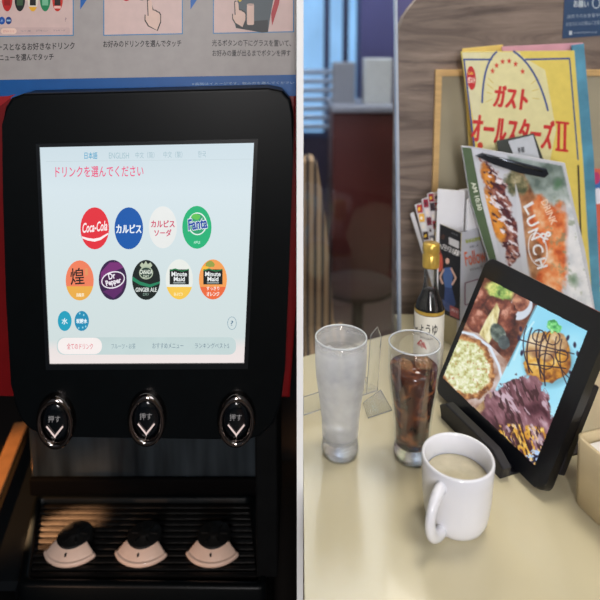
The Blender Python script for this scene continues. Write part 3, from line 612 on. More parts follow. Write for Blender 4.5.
# mug
p, h, s = base(455.5, 519.5, 455); r = 38.3*s; mw = P((226, 226, 232), .25, coat=.4, var=.01)
mug = empty('mug', at(p), 'white ceramic mug with pale drink in front of the tablet', 'mug')
b = MB(); b.lathe([(0, .0015), (r*.62, .0015), (r*.64, 0), (r*.72, 0), (r*.80, .003), (r*.87, .009), (r*.91, .018), (r*.955, .035), (r*.985, h*.8), (r, h-.002), (r-.001, h), (r-.0025, h), (r-.0036, h-.002), (r*.955-.0036, .035), (r*.88-.0036, .014), (r*.7, .007), (0, .006)], mw, 72); b.build('mug_body', mug, at(p))
az = R(229); dr = Vector((math.cos(az), math.sin(az), 0)); hp = []
for k in range(17):
    t = k/16; a_ = R(100-200*t); hp.append(dr*(r*.93+max(-.004, math.cos(a_)*.024)) + Vector((0, 0, h*.47+math.sin(a_)*h*.34)))
b = MB(); b.tube(hp, [.0076-.0014*math.sin(PI*k/16) for k in range(17)], mw, 14, ey=.8); b.build('handle', mug, at(p))
b = MB(); b.lathe([(0, h*.70), (r*.96-.0042, h*.70)], P((192, 182, 156), .12, coat=.5, var=.12, scale=60), 56); b.build('drink', mug, at(p))

# tablet on its stand
TF = Frame(CAM+ray(506.97, 358.6)*.745, rot(-70.04, -24.43, 0))
sq = [(485, 277), (588, 331), (535, 466), (442.5, 378)]
su = [TF.uv(*q) for q in sq]; ou = [TF.uv(*q) for q in ((487, 257), (612, 317), (541, 500), (434, 390))]
X0, X1 = (ou[0][0]+ou[3][0])/2, (ou[1][0]+ou[2][0])/2; Z1, Z0 = (ou[0][1]+ou[1][1])/2, (ou[2][1]+ou[3][1])/2
def rrect(x0, z0, x1, z1, r):
    o = []
    for cx, cz, a_ in ((x1-r, z0+r, -90), (x1-r, z1-r, 0), (x0+r, z1-r, 90), (x0+r, z0+r, 180)):
        for k in range(7): t = R(a_+15*k); o.append((cx+r*math.cos(t), cz+r*math.sin(t)))
    return o
low = min((TF.W @ Vector((x, y, Z0))).z for x in (X0, X1) for y in (0, .012))
if low < TZ+.004: Z0 += (TZ+.004-low)/math.cos(R(24.4))
tab = empty('tablet', at((TF.W @ Vector((0, 0, Z0)))), 'black ordering tablet leaning back and showing dessert and pizza pictures', 'tablet')
tblk = P((9, 11, 16), .3, coat=.15, var=.1)
b = MB(); b.prism(rrect(X0, Z0, X1, Z1, .012), 0, .0125, tblk, .003, 3); b.build('tablet_body', tab, TF.W)
rng = random.Random(7)
def inset(q, pts):   # inside test for a convex outline
    m = q.poly(pts, 1); return m > .45
pc = Pic(441, 275, 590, 470, .7)
pc.I[:] = pc.pal(pc.noise(9, 1), [(52, 28, 28), (92, 50, 40), (140, 88, 66), (196, 150, 120)])
pc.put(pc.ell(500, 291, 13, 8, 22, 3, .5), pc.pal(pc.noise(5, 2), [(84, 110, 60), (140, 176, 90), (206, 210, 120), (226, 220, 150)]))
pc.put(pc.ell(521, 307, 11, 14, 30), (206, 214, 226)); pc.put(pc.ell(521, 302, 8.5, 10, 30), pc.pal(pc.noise(5, 3), [(96, 50, 44), (150, 92, 74), (206, 150, 120)]))
for k, (cx, cy, rx, ry, ro) in enumerate(((477, 299, 10, 13, 20), (505, 318, 12, 17, 10), (479, 322, 12, 13, -30), (495, 306, 9, 9, 0))):
    n = np.clip(pc.noise(6, 10+k)*.8+.45*(1-pc.dist(cx-2, cy-5, rx, ry, ro)), 0, 1); pc.put(pc.ell(cx, cy, rx, ry, ro, 1.5, .3, k), pc.pal(n, [(46, 24, 26), (92, 46, 40), (140, 78, 60), (206, 150, 130)]))
pc.put(pc.poly([(497, 303), (500, 310), (496, 330), (488, 346), (477, 339), (486, 320)]), pc.pal(pc.noise(8, 5, ax=2), [(170, 150, 96), (220, 208, 150), (244, 240, 210)]))
pc.put(pc.ell(498, 334, 7, 11, -25, 1, .2), pc.pal(pc.noise(6, 6), [(54, 66, 62), (104, 116, 108), (160, 170, 160)])); pc.put(pc.ell(504, 343, 6, 7, 0, 1, .2), pc.pal(pc.noise(6, 7), [(60, 70, 74), (110, 120, 120)]))
pc.put(pc.poly([(435, 390), (457, 329), (478, 333), (508, 362), (506, 400), (480, 430)]), pc.pal(pc.noise(12, 8), [(130, 84, 66), (186, 160, 148), (214, 206, 210)]))
pc.put(pc.stroke([(457, 331), (474, 335), (490, 347), (499, 366), (503, 384)], 2.6), (216, 226, 238))
d_ = pc.dist(466, 367, 28, 34, -28)+(pc.noise(5, 9)-.5)*.12
pc.put((1-d_)*20, pc.pal(np.clip(pc.noise(4, 12)*.7+(1-d_)*1.6, 0, 1), [(74, 40, 28), (128, 78, 46), (190, 132, 80), (222, 176, 120)]))
pc.put((.86-d_)*14, pc.pal(pc.noise(2.6, 13, 3), [(170, 150, 90), (196, 196, 134), (216, 218, 168), (230, 232, 196), (246, 244, 226)]))
pc.put((pc.noise(3, 31, 2)-.88)*6*((.86-d_) > 0), (190, 140, 90))
pc.put(pc.poly([(468, 402), (486, 398), (497, 386), (500, 393), (490, 408), (476, 413)]), pc.pal(pc.noise(5, 14), [(140, 100, 66), (206, 180, 136)]))
pc.put(pc.poly([(537, 304), (592, 328), (536, 472), (481, 418), (507, 366)]), pc.pal(pc.noise(40, 15, 2), [(132, 204, 234), (152, 220, 244), (178, 232, 248)]))
pc.put(pc.stroke([(514, 360), (524, 336), (534, 322)], 1.6), (196, 238, 250)); pc.put(pc.stroke([(536, 306), (508, 366)], 1.2), (110, 160, 180))
pc.put(pc.ell(549, 362, 26, 25, 30, 6), (120, 176, 196))
for k, (cx, cy, rx, ry, ro) in enumerate(((548, 357, 23, 26, 20), (536, 345, 10, 13, 20), (558, 345, 10, 13, 0), (560, 364, 11, 14, 20), (541, 369, 13, 10, 30), (548, 350, 9, 12, 10))):
    n = np.clip(pc.noise(7, 40+k)*.6+.55*(1-pc.dist(cx-3, cy-5, rx, ry, ro))+.05, 0, 1); pc.put(pc.ell(cx, cy, rx, ry, ro, 1.6, .15, k), pc.pal(n, [(120, 66, 34), (196, 132, 48), (226, 178, 84), (240, 220, 170)] if k not in (1, 2, 5) else [(150, 104, 70), (206, 170, 120), (236, 220, 190)]))
rg = random.Random(12)
def strand(x, y, t, L_, bend, w_, c=(48, 30, 44)):
    p_ = [(x, y)]
    for k in range(10): t += bend; x += math.cos(t)*L_/10; y += math.sin(t)*L_/10; p_.append((x, y))
    pc.put(pc.stroke(p_, w_), c)
for k in range(7): strand(527+6*k+rg.uniform(-1, 1), 326+2.2*k, 2.0-.02*k, rg.uniform(40, 54), -rg.uniform(.04, .13), rg.uniform(1, 1.5))
for k in range(3): strand(521+4*k, 340+12*k, rg.uniform(-.3, .3), rg.uniform(36, 56), rg.uniform(-.02, .1), rg.uniform(.9, 1.4))
for cx, cy, rr in ((538, 338, 7), (552, 340, 8), (545, 364, 9), (561, 358, 7)): strand(cx+rr, cy, PI/2, rr*5.6, 2*PI/10, 1.1)
for x, y in ((521, 329), (519, 338), (522, 353), (575, 345), (578, 354), (571, 373), (568, 338)): pc.put(pc.ell(x, y, 1.5, 2.8, rg.uniform(-40, 40), 1), (46, 34, 60))
pc.put(pc.ell(553, 327, 7, 6, 0, 1.2, .8, 5), pc.pal(pc.noise(3, 60), [(60, 140, 80), (110, 206, 120), (180, 236, 170)]))
outl = pc.poly([(512, 378), (532, 374), (549, 396), (553, 424), (545, 450), (537, 470), (500, 440), (480, 416), (490, 394)], 2)+(pc.noise(6, 61)-.5)*4
pc.put(outl, pc.pal(pc.noise(13, 62, 4, 1.8, .7, -28), [(70, 36, 46), (108, 66, 76), (142, 98, 108), (196, 164, 176)]))
yb = pc.poly([(499, 424), (520, 424), (545, 428), (548, 446), (537, 470), (515, 456), (498, 440)], 2)
pc.put(yb*np.clip((pc.noise(7, 63, 3, 1.8, .6, -14)-.30)*6, 0, 1), pc.pal(pc.noise(5, 64), [(190, 120, 40), (226, 176, 72), (246, 216, 130)]))
pc.put(yb*np.clip((pc.noise(6, 65, 3, 2.2, .6, -14)-.68)*8, 0, 1), (72, 34, 38))
pc.put(np.clip(outl, 0, 1)*np.clip((pc.noise(8, 66, 3, 2.2, .6, -34)-.68)*5, 0, .8), (214, 192, 206)); pc.put(np.clip(outl, 0, 1)*np.clip((pc.noise(9, 67, 3, 2.6, .7, -20)-.62)*6, 0, .9), (62, 32, 38))
pc.put(pc.ell(533, 458, 7, 10, 0, 2, .5)*np.clip((pc.noise(3, 68)-.45)*6, 0, 1), (180, 206, 240)); pc.put(pc.ell(533, 460, 6, 9, 0, 2, .5)*np.clip((pc.noise(3, 69)-.6)*6, 0, 1), (30, 30, 62))
tag(pc.build('display', TF, lambda q: inset(q, sq), .0004, 1, tab), 'lit screen with pictures of pizza, pancakes and desserts')
# stand: cradle lip, back rest, foot
std = empty('tablet_stand', at((TF.W @ Vector((0, .03, 0))).xy.to_3d()+Vector((0, 0, TZ))), 'black plastic stand cradling the lower edge of the tablet', 'stand')
smt = P((20, 20, 28), .45, var=.15)
F0 = TF.W @ Vector((0, 0, Z0)); Mz = Matrix.Rotation(R(-70.04), 4, 'Z'); SW = Matrix.Translation((F0.x, F0.y, TZ)) @ Mz
b = MB()
b.prism([(X0+.05, 0), (X1-.045, 0), (X1-.04, .016), (X1-.06, .027), (X0+.06, .027), (X0+.045, .016)], -.021, -.009, smt, .002)
b.prism([(X0+.05, 0.0), (X1-.045, 0), (X1-.045, .0025), (X0+.05, .0025)], -.021, .115, smt, .0006); b.build('cradle', std, SW)
b = MB(); b.box((.03, .072, .056), (.13, .012, .115), smt, Matrix.Rotation(R(-24), 3, 'X'), bev=.002); b.build('back_strut', std, SW)

# soy sauce bottle
p, h, s = base(427.5, 375, 243); bt = empty('soy_sauce_bottle', at(p), 'soy sauce bottle with gold cap and white label behind the cola', 'bottle')
rb = 15.2*s; hz = lambda py: at_y(428, py, p.y).z-TZ
wallp = [(0, 0), (rb*.9, 0), (rb, .004), (rb, hz(312)), (rb*.97, hz(307)), (rb*.84, hz(300)), (rb*.62, hz(294)), (rb*.50, hz(288)), (rb*.44, hz(280)), (rb*.42, hz(262))]
bglass = clear((.88, .90, .9), 1.0, .03, .02, 'bottle_glass')
b = MB(); b.lathe(wallp, bglass, 48); b.build('glass_body', bt, at(p))
b = MB(); b.lathe([(0, .003)]+[(max(.001, q-.0012), z if z > .003 else .003) for q, z in wallp[1:-3]]+[(rb*.5-.0012, hz(289)), (0, hz(289))], P((14, 8, 10), .12, var=.2, coat=.4), 48); b.build('soy_sauce', bt, at(p))
gold = P((206, 172, 84), .32, .65, var=.1, scale=70)
b = MB(); zc0, zc1 = hz(266), hz(243); rc = 8.6*s
b.lathe([(0, zc0-.001), (rc*.97, zc0-.001), (rc, zc0+.001), (rc, zc0+(zc1-zc0)*.5), (rc*.93, zc0+(zc1-zc0)*.54), (rc*.93, zc0+(zc1-zc0)*.60), (rc, zc0+(zc1-zc0)*.64), (rc, zc1-.002), (rc*.92, zc1), (0, zc1+.0004)], gold, 40); b.box((-rc*.3, -rc*.97, zc0+(zc1-zc0)*.57), (.006, .002, .003), gold, bev=.0006); b.build('cap', bt, at(p))
def cyl(px, py, d, cx=428, r0=rb+.0004):
    t = max(-1, min(1, (px-cx)*s/r0)); an = math.asin(t)+math.atan2(p.x, p.y)*-1; rr = r0+d
    return (rr*math.sin(an), -rr*math.cos(an), hz(py+(1-math.cos(math.asin(t)))*-2.5))
def wrapband(py0, py1, m, rr, name):
    b = MB(); b.lathe([(rr, hz(py1)), (rr, hz(py0))], m, 48); return b.build(name, bt, at(p))
lab = wrapband(310.5, 371, P((228, 224, 214), .6, var=.03), rb+.0003, 'paper_label'); tag(wrapband(306.8, 310, gold, rb+.00035, 'gold_band'), 'gold band above the label')
a = Art(None, .0003, 0, mapper=cyl)
a.text('しょうゆ', 424.5, 323, 24, 10.5, (28, 24, 26), .012); a.text('SHOYU SAUCE', 426, 331.8, 13, 2, (90, 86, 84), .005)
a.line([(417, 341), (420.5, 334.8), (424, 341)], 1, (190, 40, 50)); a.text('吟', 420.5, 340, 4.5, 5, (196, 48, 56), .01); a.line([(423, 336), (426, 342)], 1, (190, 40, 50))
a.mb.build('label_lettering', lab, at(p), recalc=False)

# paper holder box with menus
d0 = .915; P0 = at_y(461, 233, d0); zt = P0.z
def zpt(px, py, z): r = ray(px, py); return CAM+r*((z-CZ)/r.z)
Q0, R0 = zpt(435.5, 222, zt), zpt(492, 225, zt)
B0 = Q0+(R0-P0)
hold = empty('paper_holder', at((P0.x, P0.y, TZ)), 'upright paper holder box with black photo side and pale side', 'holder')
def wallface(a_, c_, zt_, zb_, m, th, inward):
    n_ = (c_-a_).cross(Vector((0, 0, 1))).normalized()*inward*th
    vs = [Vector((q.x, q.y, z)) for z in (zb_, zt_) for q in (a_, c_, c_+n_, a_+n_)]
    return vs, [(0, 1, 2, 3), (4, 7, 6, 5), (0, 4, 5, 1), (1, 5, 6, 2), (2, 6, 7, 3), (3, 7, 4, 0)]
beige = P((178, 164, 128), .6); pale = P((176, 178, 190), .6, var=.04)
for (a_, c_), m in (((Q0, P0), beige), ((P0, R0), pale), ((R0, B0), pale), ((B0, Q0), beige)):
    b = MB(); b.add(*wallface(a_, c_, zt, TZ, m, .0015, -1), m); b.build('side_panel', hold)
def face_frame(a_, c_, off=.0006):
    xd = (c_-a_).xy.to_3d().normalized(); yd = Vector((0, 0, 1)).cross(xd); M = Matrix((xd, yd, (0, 0, 1))).transposed(); return Frame(a_-yd*off, M)
f1 = face_frame(Q0, P0); a = Art(f1, .0002)
a.poly([(436, 222), (461, 233), (460, 321), (442, 313), (437, 300)], (20, 20, 26)); a.poly([(449, 237), (459, 241.5), (459, 249), (449, 244)], (214, 212, 214))
a.text('キッズモデル大募集！', 448.5, 249, 25, 6, (236, 232, 232), .02, rot=24); a.text('新しい季節', 441, 236, 8, 5, (120, 70, 52), rot=24); a.text('smile', 455, 234, 7, 1.8, (130, 130, 136), rot=24)
g2 = random.Random(3)
a.blob(440, 262, 3.4, 10, (206, 84, 60), g2, 10, .15); a.blob(438.5, 252, 2, 3, (150, 60, 50), g2)
a.blob(447, 260, 3.2, 4.2, (34, 24, 26), g2); a.ell(447.5, 261, 2, 3, (224, 180, 160)); a.poly([(444, 268), (451, 267), (453, 276), (452, 288), (445, 287), (443, 276)], (74, 104, 160)); a.line([(451, 268), (456, 278), (452, 285)], 1.8, (220, 176, 156)); a.line([(444, 269), (440, 277), (443, 284)], 1.8, (220, 176, 156)); a.poly([(445, 287), (452, 288), (456, 304), (450, 311), (444, 306)], (50, 70, 120))
a.poly([(450, 305), (459, 309), (459, 319), (450, 315)], (170, 90, 90)); a.poly([(440, 298), (450, 304), (450, 312), (441, 308)], (70, 84, 130)); a.text('応募はこちら', 455, 311, 8, 3, (226, 220, 220), .01, rot=24)
tag(a.build('printed_sheet', hold), 'black printed sheet with a girl in a blue dress')
f2 = face_frame(P0, R0); a = Art(f2, .0002)
a.text('新商品登場', 473, 240, 15, 4, (150, 160, 60), .02, rot=-12); a.text('お楽しみ', 474, 246, 9, 2.6, (110, 110, 116), .01, rot=-12); a.text('Follow', 475, 257, 22, 14, (206, 98, 60), .01, .2, rot=-12); a.text('me!', 476, 268, 12, 3, (120, 116, 120), rot=-12)
a.line([(465, 283), (482, 278), (482, 300), (465, 305), (465, 283)], .9, (120, 60, 90)); tag(a.build('printed_sheet', hold), 'pale sheet with orange script lettering')
# white cards standing in the box
wc = P((226, 226, 232), .6, var=.02)
cn = (P0+Q0+R0+B0)/4
def card(px0, py0, px1, py1, y, th, label, yaw=0, m=wc):
    a_ = at_y(px0, py0, y); c_ = at_y(px1, py1, y); W_ = c_.x-a_.x; b = MB(); b.box((0, 0, (a_.z-TZ)/2), (W_, th, a_.z-TZ), m, bev=.0006)
    return tag(b.build('paper_card', None, Matrix.Translation(((a_.x+c_.x)/2, y, TZ)) @ Matrix.Rotation(R(yaw), 4, 'Z')), label, 'card', 'white cards standing in the holder')
card(438, 190, 463, 230, .962, .004, 'tall white card at the left of the paper holder', -20)
card(459, 189, 475, 230, .972, .003, 'white card behind the others in the paper holder', 8)
card(464, 198, 486, 230, .945, .004, 'shorter white card at the right of the paper holder', 30)
# fan of leaflets behind the bottle
rng = random.Random(5)
for k, (x, y, xb, yb, y_, lab_) in enumerate(((412, 213, 447, 335, .985, 'outermost'), (418, 204, 448, 335, .990, 'second from the left'), (424.5, 198.5, 449, 335, .995, 'middle'), (430, 193, 449, 335, 1.0, 'fourth from the left'), (435.5, 192.5, 450, 335, 1.005, 'rightmost'))):
    fr = Frame((0, y_, CZ), rot(0, 0, 0)); b = MB(); wd = (3.4, 6.5, 6, 6, 7)[k]; dxx = (xb-x)/(yb-y)
    edge = [(x-wd/2, y+1), (x+wd/2, y-1), (xb+wd/2, yb), (xb-wd/2, yb)]
    pts_ = [fr.uv(*q) for q in edge]; dz = TZ-CZ+.0005-(pts_[2][1]+pts_[3][1])/2
    pts_[2] = (pts_[2][0], TZ-CZ+.0005); pts_[3] = (pts_[3][0], TZ-CZ+.0005)
    b.prism(pts_, 0, .0015, P((206, 204, 210), .5)); o = tag(b.build('leaflet', None, fr.W), 'white and red folded leaflet, %s of the fan behind the bottle' % lab_, 'leaflet', 'leaflets fanned out behind the bottle')
    if k in (1, 2, 3, 4):
        a = Art(fr, .0004)
        for j, c in enumerate((((178, 40, 44), (236, 180, 60), (226, 226, 226), (60, 40, 40), (178, 40, 44)), ((150, 30, 60), (230, 220, 226), (120, 40, 60), (200, 200, 206), (90, 90, 100)), ((150, 30, 50), (60, 50, 60), (226, 220, 224), (160, 40, 60), (220, 220, 224)), ((206, 180, 170), (170, 50, 50), (230, 220, 214), (150, 40, 40), (206, 190, 180)))[k-1]):
            cy_ = y+5+9*j; cx_ = x+dxx*(cy_-y); a.poly([(cx_-wd*.4, cy_-4), (cx_+wd*.4, cy_-4.6), (cx_+wd*.4+1, cy_+3.4), (cx_-wd*.4+1, cy_+4)], c); a.blob(cx_, cy_, wd*.2, 2, rng.choice([(240, 230, 220), (60, 30, 40), (230, 190, 60)]), rng, 7)
        a.build('printed_strip', o)

# big menus leaning at the wall
YF = Frame((0, .985, CZ), rot(0, 0, 0)); YB = TZ-CZ
def stand_menu(name, outline, fr, th, m, label, cat='menu', bottom=True):
    pts_ = [fr.uv(*q) for q in outline]; 
    if bottom: pts_[-1] = (pts_[-1][0], YB+.0005); pts_[-2] = (pts_[-2][0], YB+.0005)
    b = MB(); b.prism(pts_, 0, th, m, .0004, 1); return tag(b.build(name, None, fr.W), label, cat)
yel = [(461, 51.5), (574.5, 50.5), (583, 160), (592, 300), (596, 345), (500, 345)]
ym = P((216, 198, 104), .42, var=.05, scale=8)
mn = stand_menu('menu_booklet', yel, YF, .003, ym, 'large yellow menu with red katakana and blue lines, behind the clipboard')
a = Art(YF, .0004)
a.poly([(462, 52.5), (572, 51.5), (581, 160), (590, 300), (594, 340), (501, 340)], (222, 200, 98)); a.poly([(462, 52.5), (520, 52), (540, 160), (480, 160)], (214, 208, 168)); a.poly([(480, 53), (515, 52), (545, 70), (556, 130), (548, 170), (480, 170), (480, 90)], (220, 212, 160))
a.line([(463, 59.5), (492, 59.5)], 1.8, (44, 70, 140)); a.line([(525, 59.5), (570, 58.5)], 1.8, (44, 70, 140)); a.line([(464, 60), (476, 162)], 1.6, (44, 70, 140)); a.line([(569.5, 59), (578, 160)], 1.6, (60, 84, 130))
arc = []
for k in range(19): t = k/18; arc.append((481.5+t*0+(0), 0))
def bez(p0_, p1_, p2_, n_=12): return [((1-i/n_)**2*p0_[0]+2*(i/n_)*(1-i/n_)*p1_[0]+(i/n_)**2*p2_[0], (1-i/n_)**2*p0_[1]+2*(i/n_)*(1-i/n_)*p1_[1]+(i/n_)**2*p2_[1]) for i in range(n_+1)]
a.line(bez((482, 103), (483, 62), (497, 51.5)), 1.9, (44, 70, 140)); a.line(bez((513, 51), (537, 66), (548, 111)), 1.9, (44, 70, 140))
def star(x, y, r_, c):
    a.poly([(x+(r_ if k % 2 == 0 else r_*.45)*.8*math.cos(-PI/2+k*PI/5), y+(r_ if k % 2 == 0 else r_*.45)*math.sin(-PI/2+k*PI/5)) for k in range(10)], c)
for x, y in ((492.5, 71), (496.5, 65.5), (502.5, 61.5), (509, 61), (515.5, 64), (522.5, 71.5)): star(x, y, 3.3, (206, 60, 44))
for q in ((487, 84, 493, 89), (486, 92, 492, 94), (486, 102, 492, 99), (531, 84, 536, 80), (532, 91, 539, 89), (532, 98, 539, 99), (488, 78, 493, 83)): a.line([q[:2], q[2:]], .7, (206, 184, 96))
a.ell(471.3, 78, 4.4, 12, (190, 34, 40), rot=-4); a.text('ガスト', 471.3, 80, 7.6, 6, (240, 226, 210), .03); a.text('Cafe', 470.5, 73, 5, 3, (236, 190, 70), .02)
a.text('ガスト', 511, 97.5, 33, 22, (200, 44, 44), .045, rot=7); a.text('オールスターズ', 512.5, 131, 81, 29, (200, 44, 44), .03, rot=6)
for q in (((555.5, 122), (569, 123.5)), ((555, 149.5), (568, 151))): a.line(q, 2.4, (200, 44, 44))
for x in (558.8, 565): a.line([(x, 123), (x-.6, 150)], 3.0, (200, 44, 44)); a.ell(480, 145.5, 2.8, 3.4, (200, 60, 40))
a.line([(578, 165), (584, 330)], 2, (64, 54, 44))
a.build('cover_print', mn)
tag(stand_menu('menu_booklet', [(572, 45), (584, 43.5), (594, 160), (601, 345), (580, 345)], Frame((0, .995, CZ), rot(0, 0, 0)), .004, P((84, 144, 172), .4, var=.3, scale=20), 'blue-covered menu standing right behind the yellow menu'))
tag(stand_menu('menu_booklet', [(502, 46.5), (583, 42.5), (592, 160), (597, 345), (520, 345)], Frame((0, 1.008, CZ), rot(0, 0, 0)), .003, P((206, 150, 164), .5), 'pink-edged menu sheet peeping over the yellow menu'))
tag(stand_menu('menu_booklet', [(462.5, 48.5), (503, 44.5), (510, 345), (480, 345)], Frame((0, 1.018, CZ), rot(0, 0, 0)), .003, P((222, 190, 100), .5), 'ochre menu sheet edge above the top left of the yellow menu'))
# clipboard menu
LF = Frame((0, .925, CZ), rot(0, 0, 0))
tag(stand_menu('menu_card', [(497, 141), (534, 133.5), (546, 166), (560, 345), (520, 345)], Frame((0, .960, CZ), rot(0, 0, 0)), .002, P((60, 64, 60), .5), 'dark menu card with white corner behind the clipboard menu'))
a = Art(Frame((0, .960, CZ), rot(0, 0, 0)), .0004); a.poly([(508, 141), (533, 135), (540, 160), (514, 156)], (196, 200, 208)); a.text('季節', 521, 150, 7, 6, (40, 40, 44), .02, rot=-8); a.build('corner_print', bpy.data.objects['menu_card'])
board = [(461.5, 146), (470, 146.5), (565, 163), (574, 205), (585, 250), (595, 310), (598, 345), (512, 345), (488, 258), (470, 200)]
cb = empty('clipboard_menu', at((LF.uv(530, 250)[0], .927, TZ)), 'white lunch menu on a clipboard leaning against the yellow menu', 'menu')
pts_ = [LF.uv(*q) for q in board]
for i in (6, 7): pts_[i] = (pts_[i][0], YB+.0005)
b = MB(); b.prism(pts_, 0, .004, P((198, 200, 208), .5), .0005, 1); b.build('board', cb, LF.W)
LP = [(472, 148), (563, 165.5), (572, 205), (583, 250), (594, 312), (597, 340), (519, 340), (497, 262), (481, 200)]
pc = Pic(470, 146, 598, 340, .8)
pc.I[:] = pc.pal(pc.noise(30, 1, 2), [(196, 198, 208), (212, 214, 224)])
pc.put(pc.poly([(508, 156), (562, 165), (572, 205), (545, 208), (516, 196)], 3), pc.pal(pc.noise(14, 2), [(96, 112, 106), (150, 164, 160), (190, 200, 200)]))
pc.put(pc.poly([(506, 164), (520, 168), (540, 205), (556, 260), (566, 345), (530, 345), (524, 270), (515, 205)], 3), pc.pal(pc.noise(9, 3), [(104, 66, 44), (160, 108, 74), (204, 156, 116)]))
pc.put(pc.ell(517, 182, 10, 14, -20, 4, .6), pc.pal(pc.noise(5, 4), [(60, 70, 50), (120, 116, 84), (190, 176, 140)]))
for k, (cx, cy, rx, ry, ro) in enumerate(((545, 222, 14, 22, -12), (560, 226, 10, 22, -10), (540, 212, 8, 16, -10), (556, 262, 14, 24, -10), (549, 290, 12, 24, -8))):
    pc.put(pc.ell(cx, cy, rx, ry, ro, 4, .5, k), pc.pal(np.clip(pc.noise(9, 20+k)*.9+.2*(1-pc.dist(cx, cy, rx, ry, ro)), 0, 1), [(170, 70, 40), (220, 112, 60), (236, 158, 104), (240, 206, 176)]))
pc.put(pc.poly([(566, 200), (575, 205), (590, 270), (597, 340), (572, 340), (566, 270)], 5)*.9, pc.pal(pc.noise(10, 6), [(190, 196, 204), (222, 224, 230), (236, 236, 240)]))
pc.put(np.clip((pc.noise(6, 7)-.74)*5, 0, .6)*np.clip(pc.ell(568, 240, 20, 60, -8, 14), 0, 1), (130, 146, 120)); pc.put(pc.ell(558, 184, 4, 6, 0, 4, .6)*.8, (84, 120, 92)); pc.put(pc.ell(574, 280, 4, 5, 0, 4, .6)*.7, (100, 130, 104))
d_ = pc.poly([(481, 160), (492, 164), (505, 186), (519, 232), (520, 256), (510, 264), (500, 240), (487, 200)], 1.5)+(pc.noise(5, 8)-.5)*4
pc.put(d_, pc.pal(pc.noise(6, 9, 4, 1.6, .8, -30), [(54, 24, 36), (104, 50, 54), (160, 100, 84), (226, 210, 214)]))
for k, (cx, cy, rx, ry, ro) in enumerate(((488, 176, 6, 13, -24), (491, 206, 7, 19, -18), (499, 226, 7, 16, -16))):
    pc.put(pc.ell(cx, cy, rx, ry, ro, 1.5, .3, k)*.95, pc.pal(np.clip(pc.noise(8, 30+k)*.5+.6*(1-pc.dist(cx-2, cy, rx, ry, ro)), 0, 1), [(150, 84, 40), (222, 142, 52), (240, 176, 84)]))
pc.put(d_*np.clip((pc.noise(5, 11, 3, .8, 2.0, 35)-.6)*9, 0, 1), (70, 30, 42)); pc.put(d_*np.clip((pc.noise(5, 12, 3, .8, 2.2, 35)-.68)*9, 0, 1), (236, 228, 236))
pc.put(pc.poly([(507, 172), (513, 174), (521, 205), (526, 250), (530, 300), (528, 322), (522, 322), (519, 262), (513, 210)]), (210, 212, 222))
pl_ = pc.build('menu_picture', LF, lambda q: inset(q, [LP[0], LP[1], LP[4], LP[5], LP[6]]), .0006, 0, cb)
a = Art(LF, .0009)
a.poly([(462, 147), (471, 148), (481, 200), (497, 262), (519, 340), (512.5, 340), (488.6, 258), (470.4, 200)], (78, 98, 70))
a.poly([(472, 148), (473.2, 148.2), (520, 340), (519, 340), (497, 262), (481, 200)], (206, 208, 218)); a.text('AM 10:30', 476.5, 196, 29, 4.6, (226, 230, 214), .02, rot=76)
for ch, x, y, r_ in (('L', 530, 208, 60), ('U', 532, 221, 62), ('N', 534.5, 234, 66), ('C', 537.5, 249, 70), ('H', 541, 263, 74), ('&', 546, 236, 62)): a.text(ch, x, y, 10, 11, (238, 236, 240), .02, rot=r_)
a.text('DRINK', 549, 212, 26, 7, (244, 214, 190), .01, rot=66); a.ring(537.5, 249, 9.5, 17, 1, (238, 236, 240), rot=-10)
a.build('printed_menu', cb)
b = MB(); p_ = [LF.uv(475, 155.5), LF.uv(482, 152.5), LF.uv(545, 168), LF.uv(547, 173), LF.uv(543, 177), LF.uv(518, 172), LF.uv(492, 163.5)]
b.prism(p_, -.009, -.0005, P((44, 48, 56), .3, .5, var=.2), .002, 2); b.tube([(*LF.uv(484, 154)[:1], -.009, LF.uv(484, 154)[1]), (LF.uv(540, 170)[0], -.009, LF.uv(540, 170)[1])], .0022, P((90, 96, 106), .2, .9), 10); b.build('clip', cb, LF.W)

# wall posters at the right
def poster(outline, label, col, draw, y=WY-.011):
    fr = Frame((0, y, CZ), rot(0, 0, 0)); b = MB(); b.prism([fr.uv(*q) for q in outline], 0, .0014, P(col, .5)); o = tag(b.build('poster', None, fr.W), label, 'poster'); a = Art(fr, .0004); draw(a); a.build('printing', o)
def d1(a):
    a.text('お願い', 581, 4, 15, 7, (196, 206, 214), .01, rot=2); a.ring(596, 3, 4, 5.5, .8, (196, 206, 214))
    for k, (x, y, ln) in enumerate(((589, 15.5, 44), (589, 23, 46))): a.text(('店内でのお食事中は席を', 'お立ちになる際はご注意ください')[k], x, y, ln, 4, (150, 164, 180), rot=-3)
    a.rect(569, 31, 572, 35, (180, 190, 200)); a.text('www.skylark.co.jp', 585, 32.5, 24, 2.6, (150, 164, 180), rot=-2)
poster([(566, -30), (640, -30), (640, 33), (562.5, 38.5)], 'navy blue notice with white Japanese lettering on the wood wall', (34, 62, 98), d1, y=WY-.0016)
def d2(a):
    a.ell(595, 188, 8, 12, (60, 110, 180)); a.ell(598, 196, 6, 8, (226, 226, 240)); a.ell(596, 178, 4, 6, (190, 60, 110)); a.poly([(589, 286), (640, 290), (640, 340), (590, 340)], (236, 200, 40)); a.text('DO', 603, 312, 16, 12, (30, 26, 30), .04); a.ell(594, 238, 3, 14, (90, 36, 60)); a.line([(590, 220), (597, 262)], 1.2, (236, 220, 220))
poster([(587.5, 168), (640, 172), (640, 340), (590, 340)], 'salmon red poster with blue and white shapes right of the menus', (216, 104, 84), d2)

